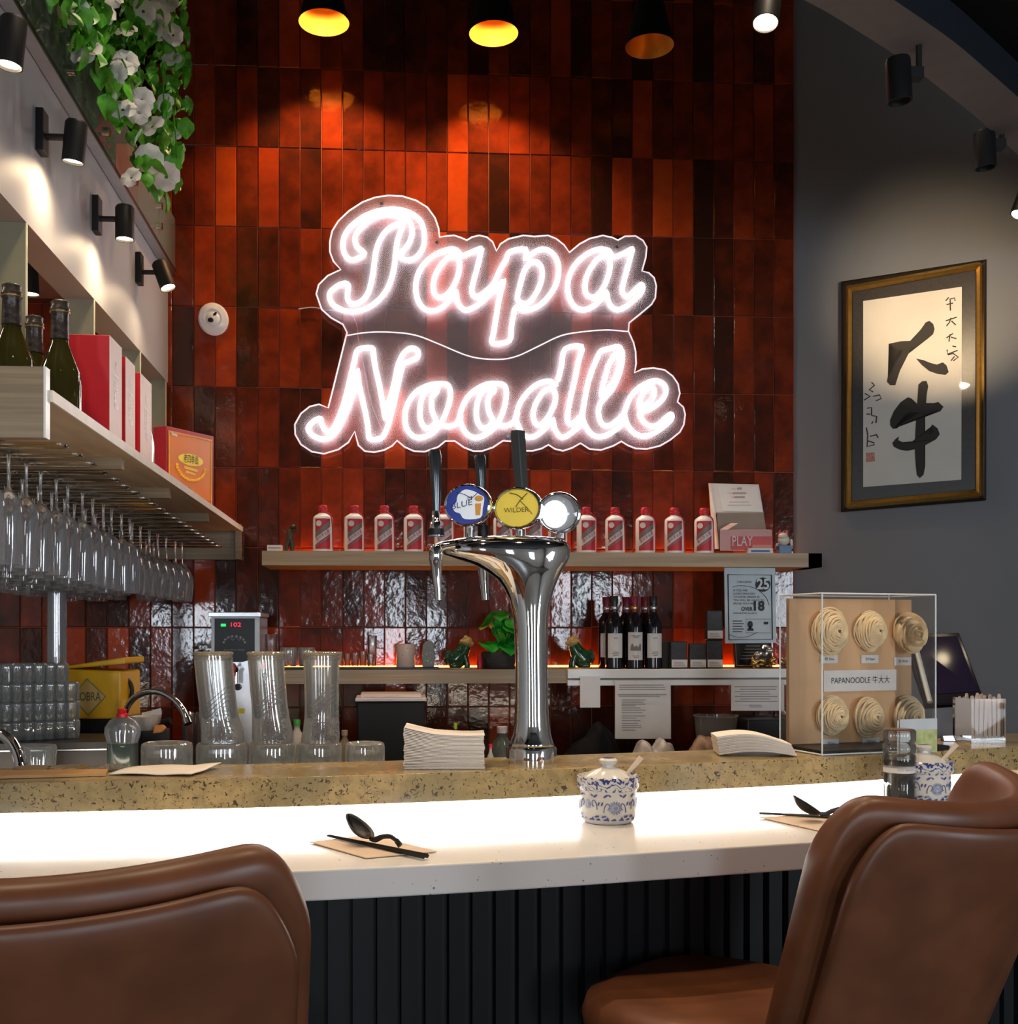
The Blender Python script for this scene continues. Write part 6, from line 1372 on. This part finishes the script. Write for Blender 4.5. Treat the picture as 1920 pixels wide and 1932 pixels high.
def left_bar():
    # drainer box that carries the glass stack
    d = 2.80; q = lambda u, v, dd=0.0: P(u, v, d+dd)
    zt = CZ-(1392-CY)*d/F
    r = thing('drainer_box', q(110, 1420), 'dark bar drainer box with pale top edge under the stack of glasses', 'drainer')
    b = MB(); p = [P(-60, CY, 2.64), P(222, CY, 2.70), P(222, CY, 2.92), P(-60, CY, 2.92)]; b.hexa([Vector((x.x, x.y, ZW+.001)) for x in p], [Vector((x.x, x.y, zt)) for x in p]); b.build('drainer_body', mat('drainer_dark', (.030, .024, .018), .4), r)
    b = MB(); b.tube([Vector((x.x, x.y-.001, zt-.018)) for x in p[:2]], .0035, 6); b.build('pale_edge', 'steel', r)
    # glass stack, four tiers
    rr = random.Random(3)
    gl = None; th = .0475
    for t in range(4):
        n = 8 if t < 3 else 7
        for i in range(n):
            for j in range(2 if i < n-1 else 1):
                p = P(-8+20.5*i+rr.uniform(-1, 1), CY, 2.70+.012*i+.068*j); p.z = zt+.001+t*(th+.0006)
                if gl is None:
                    b = MB(); b.lathe([(.0155, 0), (.0165, .002), (.0195, th-.007), (.0190, th-.002), (.0170, th), (.014, th-.003), (.0, th-.004)], 16, cap0=False, cap1=False)
                    for k in range(9): a = 2*PI*k/9; b.tube([(.0170*math.cos(a), .0170*math.sin(a), .004), (.0194*math.cos(a), .0194*math.sin(a), th-.010)], .0012, 4)
                    gl = b.build('stacked_tumbler', 'thick', smooth=True, local=True); o = gl
                else: o = gl.copy(); COL.objects.link(o)
                o.location = p; o.rotation_euler = (0, 0, rr.uniform(0, 6))
                tag(o, ('overturned faceted tumbler in the bottom tier of the stack on the drainer', 'overturned faceted tumbler in the second tier of the stack on the drainer', 'overturned faceted tumbler in the third tier of the stack on the drainer', 'overturned faceted tumbler in the top tier of the stack on the drainer')[t], 'glass', 'tumblers in the %s tier of the stack' % ('bottom', 'second', 'third', 'top')[t])
    p = P(72, CY, 2.56); p.z = ZW; b = MB(); b.lathe([(.0, .002), (.034, 0), (.042, .155), (.040, .160), (.036, .158), (.034, .02), (.0, .02)], 24, p, cap0=False, cap1=False); tag(b.build('pint_glass', 'thick', smooth=True), 'single clear tumbler standing behind the near chrome faucet', 'glass')
    # clear tube tower with black lid
    p = P(107, CY, 3.12); p.z = ZW; h = CZ+(CY-1087)*3.12/F-ZW; w = 22*3.12/F
    r = thing('drink_tube', p, 'tall clear acrylic drinks tube with a flat black lid behind the stacked glasses', 'dispenser')
    MB().lathe([(w*.80, .0), (w*.80, h)], 28, p, cap0=False, cap1=False).build('outer_tube', 'rackglass', r, True)
    MB().lathe([(w*.52, .0), (w*.52, h)], 24, p, cap0=False, cap1=False).build('inner_tube', 'rackglass', r, True)
    MB().lathe([(.0, h), (w*1.08, h), (w*1.10, h+.006), (w*1.02, h+.012), (.0, h+.013)], 32, p, cap0=False, cap1=False).build('black_lid', 'black', r, True)
    MB().lathe([(.0, 0), (w*1.2, 0), (w*1.2, .03), (.0, .03)], 28, p, cap0=False, cap1=False).build('tube_base', 'black', r, True)
    # yellow ice bucket
    d = 3.02; q = lambda u, v, dd=0.0: P(u, v, d+dd)
    r = thing('ice_bucket', q(175, 1400), 'yellow square ice bucket printed COBRA with a tilted lid and black base', 'ice bucket')
    dp = Vector((.02, .15, 0))
    b = MB(); lo = [q(118, 1357), q(229, 1357)]; up = [q(117, 1262), q(228, 1266)]; b.hexa([lo[0], lo[1], lo[1]+dp, lo[0]+dp], [up[0], up[1], up[1]+dp, up[0]+dp]); bd = b.build('bucket_body', 'yellow', r, bevel=.006)
    b = MB(); zz = ZW+.001; lo2 = [q(144, 1357), q(228, 1357)]; lo2 = [q(122, 1358), q(228, 1358)]; b.hexa([Vector((x.x, x.y, zz)) for x in (lo2[0], lo2[1], lo2[1]+dp, lo2[0]+dp)], [x-Vector((0, 0, .0)) for x in (lo2[0], lo2[1], lo2[1]+dp, lo2[0]+dp)]); b.build('black_base', 'black', r)
    b = MB(); l0, l1 = q(117, 1259), q(236, 1246); t = Vector((0, 0, .020)); b.hexa([l0-t*.3, l1-t*.5, l1+dp-t*.5, l0+dp-t*.3], [l0+t*.1, l1+t*.45, l1+dp+t*.45, l0+dp+t*.1]); b.build('tilted_lid', 'yellow', r, bevel=.004)
    b = MB(); b.tube(catmull([q(229, 1275, .06), q(243, 1284, .06), q(249, 1305, .06), q(240, 1330, .06), q(229, 1338, .06)], 5), .006, 8); b.build('handle', 'black', r, True)
    e = -.002; dm = [(136, 1315), (164, 1281), (199, 1314), (166, 1349)]
    b = MB(); b.poly(*[q(u, v, e-.002) for u, v in dm]); di = b.build('diamond_label', mat('label_ochre', (.66, .42, .12), .5), bd)
    b = MB(); b.tube([q(u, v, e-.003) for u, v in dm], .0022, 4, True); b.build('diamond_border', mat('sage_line', (.22, .27, .13), .5), di)
    b = MB(); b.text('COBRA', .034, lambda x, y: q(165, 1315, e-.005)+Vector((x, 0, y)), width=.072); b.build('lettering', mat('dark_green_ink', (.05, .07, .03), .5), di)
    # chrome taps
    def faucet(pts, d, rad, label, base):
        w = [P(u, v, dd) for u, v, dd in pts]; r = thing('faucet', (w[0].x, w[0].y, base), label, 'faucet', 'chrome sink faucets')
        b = MB(); b.tube(catmull([Vector((w[0].x, w[0].y, base))]+w, 6), rad, 14); b.build('gooseneck', 'chrome', r, True)
        e1, e0 = w[-1], w[-2]; t = (e1-e0).normalized(); b = MB(); b.tube([e1-t*.004, e1+t*.012], rad*1.25, 14); b.build('nozzle', 'chrome', r, True)
        b = MB(); b.lathe([(.0, 0), (rad*2.2, 0), (rad*2.2, .01), (rad*1.5, .03), (rad*1.1, .034)], 20, (w[0].x, w[0].y, base), cap0=False, cap1=True); b.build('base_flange', 'chrome', r, True)
    faucet([(234, 1372, 2.9), (238, 1340, 2.9), (252, 1318, 2.88), (275, 1306, 2.86), (302, 1306, 2.84), (328, 1320, 2.82), (345, 1340, 2.80), (352, 1358, 2.79)], 2.9, .0085, 'chrome gooseneck faucet arching behind the green detergent bottle', ZW)
    faucet([(-72, 1455, 2.62), (-70, 1420, 2.62), (-52, 1388, 2.60), (-18, 1379, 2.57), (14, 1392, 2.54), (32, 1418, 2.53), (40, 1446, 2.52)], 2.6, .0135, 'thick chrome gooseneck faucet at the near end of the stone ledge', ZW)
    # detergent
    d = 2.62; p = P(231, CY, d); p.z = ZW; hb = lambda v: CZ-(v-CY)*d/F-ZW
    r = thing('detergent_bottle', p, 'clear squeeze bottle half full of green detergent with a red cap', 'bottle')
    px = d/F; b = MB(); b.lathe([(.0, .002), (27*px, .0), (30*px, .005), (29*px, hb(1400)), (34*px, hb(1385)), (33*px, hb(1372)), (24*px, hb(1359)), (11*px, hb(1352)), (9*px, hb(1349)), (.0, hb(1348))], 28, p, cap0=False, cap1=False, sy=.6); b.build('bottle_body', 'rackglass', r, True)
    b = MB(); b.lathe([(.0, .006), (26*px, .005), (28*px, .01), (28*px, hb(1402)), (.0, hb(1402))], 28, p, cap0=False, cap1=False, sy=.58); b.build('green_liquid', mat('detergent_green', (.004, .085, .03), .1, var=.2), r, True)
    b = MB(); b.lathe([(11*px, hb(1353)), (11*px, hb(1347)), (7*px, hb(1345)), (9*px, hb(1339)), (6*px, hb(1337)), (.0, hb(1337))], 20, p, cap0=False, cap1=False); b.build('cap', mat('cap_red', (.70, .015, .02), .3), r, True)
    # bowl, spoon, orange clip, ring of lids on the ledge
    d = 3.05; p = P(275, 1378, d); b = MB(); px = d/F
    r = thing('rinse_caddy', Vector((p.x, p.y, ZW)), 'dark caddy carrying a cream bowl beside the arching faucet', 'caddy'); b.box((p.x-26*px, p.y-.05, ZW+.001), (p.x+34*px, p.y+.08, p.z-.001)); b.build('caddy_body', 'black_m', r)
    r = thing('cream_bowl', p, 'small cream bowl behind the green detergent bottle', 'bowl'); b = MB(); b.lathe([(.0, .0), (14*px, 0), (26*px, 14*px), (29*px, 27*px), (27*px, 27*px), (12*px, 5*px), (.0, 5*px)], 28, p, cap0=False, cap1=False); b.build('bowl_body', 'ivory', r, True)
    z = p.z+28*px; b = MB(); b.tube([p+Vector((-.01, 0, 28*px+.004)), p+Vector((.02, -.01, 34*px)), p+Vector((.045, -.015, 36*px))], [.004, .006, .010], 8, flat=.5); tag(b.build('white_spatula', 'white', smooth=True), 'white spatula lying across the small cream bowl', 'spatula')
    b = MB(); b.tube([p+Vector((.047, 0, 14*px)), p+Vector((.070, -.005, 18*px))], [.010, .011], 10); b.tube([p+Vector((.045, 0, 3*px)), p+Vector((.047, 0, 14*px))], .006, 8); tag(b.build('pan_handle', 'black', smooth=True), 'black handle end sticking out beside the cream bowl', 'handle')
    b = MB(); c = P(299, 1376, 3.0); b.prism([c+Vector((-11*px, 0, -8*px)), c+Vector((6*px, 0, -6*px)), c+Vector((14*px, 0, 2*px)), c+Vector((8*px, 0, 8*px)), c+Vector((-8*px, 0, 7*px))], (0, .012, 0)); tag(b.build('orange_peeler', mat('orange_plastic', (.80, .25, .02), .4), bevel=.002), 'orange plastic peeler handle beside the cream bowl', 'peeler')
    for k, (u, v, rad, c_, lab) in enumerate(((62, 1447, 34, 'oak_dark', 'round wooden coaster on the ledge behind the near faucet spout'), (130, 1446, 36, 'stone', 'round speckled coaster on the ledge, second from the near faucet'))):
        p2, dd = onL(u, .195); b = MB(); b.lathe([(.0, 0), (rad*dd/F, 0), (rad*dd/F, .006), (.0, .006)], 28, p2+Vector((0, -.005, .0008)), cap0=False, cap1=False); tag(b.build('coaster', c_, smooth=True), lab, 'coaster', 'coasters on the ledge')
    p2, dd = onL(205, .17); b = MB(); b.grid(lambda s, t: p2+Vector((-.055+.11*s, -.03+.05*t, .002+.009*math.sin(PI*s)*math.sin(PI*t)+.002*math.sin(9*s+5*t))), 12, 6); tag(b.build('scouring_cloth', mat('grey_scourer', (.13, .12, .10), .9, var=.5, scale=160, bump=.6), smooth=True, solid=.003), 'grey scouring cloth crumpled on the ledge below the detergent bottle', 'cloth')
left_bar()

def back_items():
    zb = .941
    # water boiler
    d = 3.70; q = lambda u, v, dd=0.0: P(u, v, d+dd); Z = lambda v, dd=0.0: CZ-(v-CY)*(d+dd)/F
    r = thing('water_boiler', Vector((q(445, 1200).x, q(445, 1200).y, zb)), 'tall steel water boiler with black control panel behind the boot glasses', 'boiler')
    a, c = q(400, 1200), q(490, 1200); y = min(a.y, c.y)
    b = MB(); b.box((a.x, y, zb), (c.x, y+.24, Z(1164))); bd = b.build('boiler_body', 'steel', r, bevel=.004)
    b = MB(); b.box((a.x-.010, y-.012, Z(1164)), (c.x+.004, y+.25, Z(1155))); b.build('lid', 'steel', r, bevel=.002)
    b = MB(); b.box((a.x, y-.005, Z(1247)), (c.x, y-.001, Z(1164))); fp = b.build('pale_panel', mat('panel_grey', (.58, .62, .64), .35), r)
    s = lambda u, v, e=.006: Vector((q(u, v).x, y-e, Z(v)))
    out = [s(406, 1167), s(481, 1167), s(481, 1234), s(473, 1244), s(458, 1249), s(429, 1249), s(414, 1244), s(406, 1234)]
    b = MB(); b.poly(*out); pn = b.build('control_panel', mat('panel_black', (.016, .020, .024), .5), fp)
    b = MB(); b.text('102', .020, lambda x, z: s(446, 1179, .0075)+Vector((x, 0, z)), width=.034); b.build('red_digits', emis('led_red', (1, .03, .06), 2.2), pn)
    b = MB(); b.box((s(418, 1181).x, y-.0075, Z(1182)), (s(427, 1181).x, y-.006, Z(1177))); b.build('green_led', emis('led_green', (.03, 1, .15), 1.8), pn)
    b = MB()
    for k in range(8): t = PI*(.05+.9*k/7); b.poly(*[s(443-20*math.cos(t)+2.2*math.cos(i*PI/5), 1204-14*math.sin(t)+10+2.2*math.sin(i*PI/5), .0075) for i in range(10)])
    b.tube(catmull([s(u, v, .008) for u, v in ((428, 1207), (434, 1201), (440, 1208), (446, 1202), (452, 1208), (458, 1202))], 3), .001, 4); b.text('Auto Water Boiler', .008, lambda x, z: s(443, 1226, .0075)+Vector((x, 0, z)), width=.072); b.build('panel_symbols', 'greyink', pn)
    b = MB(); cc = s(449, 1260, .0); b.tube([cc, cc+Vector((0, -.055, -.004))], .010, 12); b.tube([cc+Vector((0, -.045, -.002)), cc+Vector((0, -.047, -.05))], .008, 12); tp = b.build('draw_tap', 'chrome', r, True)
    b = MB(); b.tube([cc+Vector((-.003, -.045, .006)), cc+Vector((-.006, -.060, .016)), cc+Vector((-.008, -.066, -.025))], .0055, 8); b.build('red_lever', 'red', tp, True)
    b = MB(); b.lathe([(.0, 0), (.012, 0), (.010, .014), (.0, .014)], 16, M4=Matrix.Translation(s(449, 1296, .006)) @ Matrix.Rotation(PI/2, 4, 'X'), cap0=False, cap1=False); b.build('black_knob', 'black', r, True)
    b = MB(); b.quad(s(450, 1346), s(461, 1346), s(461, 1336), s(450, 1336)); b.build('yellow_sticker', mat('sticker_yellow', (.80, .66, .02), .5), r)
    p = Vector((q(360, 1380).x, y+.05, zb)); d2 = p.y
    b = MB(); b.lathe([(.030, 0), (.034, .004), (.036, Z(1345)-zb), (.034, Z(1345)-zb)], 24, p, cap0=True, cap1=False); tag(b.build('clear_tumbler', 'glass', smooth=True), 'clear plastic tumbler between the arching faucet and the boiler', 'glass')
    # black lidded bin
    d = 3.66; a, c = q(671, 1330), q(803, 1330); a, c = P(672, 1330, d), P(803, 1330, d); Z2 = lambda v: CZ-(v-CY)*d/F; y = min(a.y, c.y)
    r = thing('ice_bin', ((a.x+c.x)/2, y, zb), 'squat black bin with a pale lid under the lower wall shelf', 'bin')
    b = MB(); b.hexa([(a.x+.008, y, zb), (c.x-.008, y, zb), (c.x-.008, y+.2, zb), (a.x+.008, y+.2, zb)], [(a.x, y, Z2(1323)), (c.x, y, Z2(1323)), (c.x, y+.2, Z2(1323)), (a.x, y+.2, Z2(1323))]); b.build('bin_body', mat('bin_black', (.009, .010, .011), .5, spec=.2), r, bevel=.006)
    b = MB(); b.box((a.x-.003, y-.006, Z2(1323)), (c.x+.003, y+.206, Z2(1317))); b.box((a.x+.014, y+.01, Z2(1317)), (c.x-.014, y+.19, Z2(1310.5))); b.build('pale_lid', mat('lid_pale', (.58, .50, .49), .35), r, bevel=.002)
    # small jars and bottles peeping between
    def bottle(u, vtop, d, rw, label, m, cap, neck=True, shl=.62):
        p = P(u, CY, d); p.z = zb if d > 3.4 else ZW; h = CZ-(vtop-CY)*d/F-p.z; w = rw*d/F
        r = thing('bottle', p, label, 'bottle'); b = MB()
        b.lathe([(.0, .001), (w*.92, 0), (w, .006), (w, h*shl), (w*.75, h*(shl+.12)), (w*.36, h*(shl+.22)), (w*.34, h*.93), (.0, h*.93)], 24, p, cap0=False, cap1=False); b.build('bottle_body', m, r, True)
        b = MB(); b.lathe([(w*.42, h*.90), (w*.44, h), (.0, h)], 18, p, cap0=True, cap1=False); b.build('cap', cap, r, True)
    bottle(947, 1371, 2.95, 23, 'dark green bottle with grey cap just left of the beer tower base', mat('bottle_dark', (.045, .055, .050), .15), mat('cap_grey', (.35, .30, .30), .4))
    bottle(650, 1378, 3.56, 14, 'small jar with brown cap behind the overturned tumblers', mat('amber_jar', (.20, .14, .09), .2), mat('cap_tan', (.34, .25, .17), .5))
    bottle(560, 1358, 3.56, 16, 'small squeeze bottle with green lid behind the middle boot glass', mat('squeeze_pale', (.46, .42, .38), .4), mat('cap_green', (.06, .32, .04), .4))
    bottle(859, 1364, 3.56, 8, 'slim bottle with lime cap poking up behind the tall napkin stack', mat('slim_dark', (.07, .03, .02), .2), mat('cap_lime', (.32, .48, .02), .4))
    bottle(925, 1404, 2.9, 8, 'tiny bottle with red cap at the corner of the tall napkin stack', mat('slim_clear', (.30, .28, .27), .2), 'red')
    # coat and bags
    def heap(name, u0, u1, v, d, label, m, cat, seed, yo=.11, prof=(.5, .8, 1, .9, .6)):
        a, c = P(u0, CY, d), P(u1, CY, d); h = CZ-(v-CY)*d/F-zb; rr = random.Random(seed); ce = (a+c)/2; w = (c-a).length/2
        ph = [rr.uniform(0, 6) for _ in range(6)]; b = MB()
        def pf(s):
            s = min(max(s, 0), 1)*(len(prof)-1); i0 = min(int(s), len(prof)-2); return prof[i0]+(prof[i0+1]-prof[i0])*(s-i0)
        def f(i, j):
            t = i*2*PI; e = j*PI/2; xx = math.cos(t)*math.cos(e)**.75; k = 1+.10*math.sin(3*t+ph[0])+.07*math.sin(7*t+ph[1]+3*e)
            return Vector((ce.x+w*math.cos(t)*math.cos(e)**.75*k, ce.y+yo*math.sin(t)*math.cos(e)**.75*k, zb+.001+h*pf(.5+.5*xx)*(math.sin(e)**.8)*(1+.05*math.sin(11*xx+ph[2])*math.sin(e))+.008*abs(math.sin(9*t+ph[3]+6*e))*math.cos(e)*math.sin(e)))
        b.grid(f, 40, 14); tag(b.build(name, m, smooth=True, soft=180), label, cat)
    heap('black_coat', 1040, 1172, 1364, 3.65, 'black coat bundled on the back counter right of the beer tower', mat('coat_black', (.005, .0055, .008), .9, spec=.1, var=.5, scale=25, bump=.6), 'coat', 1, prof=(.15, .35, .55, .75, 1.0, .95, .5))
    heap('grey_bag', 1190, 1286, 1390, 3.58, 'crumpled grey plastic bag under the large hanging printed sheet', mat('bag_grey', (.30, .28, .28), .35, var=.35, scale=28, bump=.6), 'bag', 2, .07, (.7, 1, .75, .95, .9, .5))
    heap('brown_bag', 1290, 1372, 1386, 3.62, 'crumpled brown bag between grey plastic bag and slumped napkins', mat('bag_brown', (.20, .12, .07), .5, var=.6, scale=30, bump=.6), 'bag', 5, .07, (.6, .9, 1, .8, .7))
    d = 3.86; p = P(1350, CY, d); p.z = zb; h = CZ-(1349-CY)*d/F-zb
    b = MB(); b.lathe([(.0, 0), (.058, 0), (.076, h-.006), (.080, h-.003), (.080, h), (.074, h-.002), (.057, .01), (.0, .01)], 32, p, cap0=False, cap1=False); tag(b.build('plastic_tub', thin('cloudy_tub', (.70, .68, .68), .28, (.62, .60, .60), .8, .4), smooth=True), 'cloudy clear plastic tub on the back counter below the white rail', 'tub')
    d = 3.80; a, c = P(1408, CY, d), P(1492, CY, d); b = MB(); b.box((a.x, min(a.y, c.y), zb), (c.x, a.y+.18, CZ-(1357-CY)*d/F)); tag(b.build('black_case', 'black', bevel=.004), 'flat black case on the back counter behind the slumped napkins', 'case')
back_items()

# ------------------------------------------------------------------ bar stools
def stool(loc, rz, label, lift=0.0, wide=.255, seed=0):
    """bucket stool: a curved leather shell with a thick pad inside it, on four splayed legs. Local: faces +y."""
    r = thing('bar_stool', loc, label, 'bar stool', 'brown leather bar stools', rz)
    SZ = .735+lift; top = 1.10+lift
    def back(a, t, off, zadd, wadd):
        # a -1..1 around, t 0..1 up
        wd = (wide*.78+(wide*.22)*t**.8)+wadd; phi = a*R(60+6*t)
        x = wd*math.sin(phi)/math.sin(R(63)); y = -.205-.19*t+ (wide*.95)*(1-math.cos(phi))*1.05+off
        rise = .034*abs(a)**1.8
        zt = top+zadd+rise-.10*max(0, abs(a)-.80)**2/.04*(1 if t > .0 else 0)
        z = (SZ-.16)+(zt-(SZ-.16))*t
        return Vector((x, y, z))
    def shell(off, zadd, wadd, name, m, thick):
        b = MB(); b.grid(lambda i, j: back(i*2-1, j, off, zadd, wadd), 24, 12)
        return b.build(name, m, r, True, local=True, solid=thick, sub=2, soft=180)
    o = shell(0, 0, 0, 'backrest', 'leather', .024)
    pad = shell(.052, .030, -.004, 'back_pad', 'leather_in', .050)
    b = MB()
    sh = lambda k, z: [Vector((k*(.225*abs(math.cos(t))**.6*(1 if math.cos(t) > 0 else -1)), .075+k*(.29*abs(math.sin(t))**.6*(1 if math.sin(t) > 0 else -1)), z)) for t in [2*PI*i/40 for i in range(40)]]
    b.rings([sh(.88, SZ-.085), sh(.98, SZ-.07), sh(1.0, SZ-.035), sh(.97, SZ-.008), sh(.86, SZ+.004), sh(.4, SZ-.004)]); b.build('seat', 'leather_in', r, True, local=True, soft=180)
    for sx, sy in ((-1, -1), (1, -1), (1, 1), (-1, 1)):
        b = MB(); b.tube([Vector((.13*sx, .03+.13*sy, SZ-.08)), Vector((.215*sx, .03+.215*sy, 0.0))], [.014, .010], 10); b.build('leg', 'black_m', r, True, local=True)
    b = MB(); b.tube([Vector((.185*sx, .03+.185*sy, .30)) for sx, sy in ((-1, -1), (1, -1), (1, 1), (-1, 1))], .008, 8, True); b.build('footrest', 'black_m', r, True, local=True)
    return r
pl = C(-.44, 1.36, 0); stool(pl, R(-10)-TH, 'brown leather bar stool whose back fills the corner left of the black chopsticks', .065, .315)
pr = C(.575, 1.83, 0); stool(pr, R(48)-TH, 'turned brown leather bar stool in front of the sauce bottle and noodle case', .055, .305)
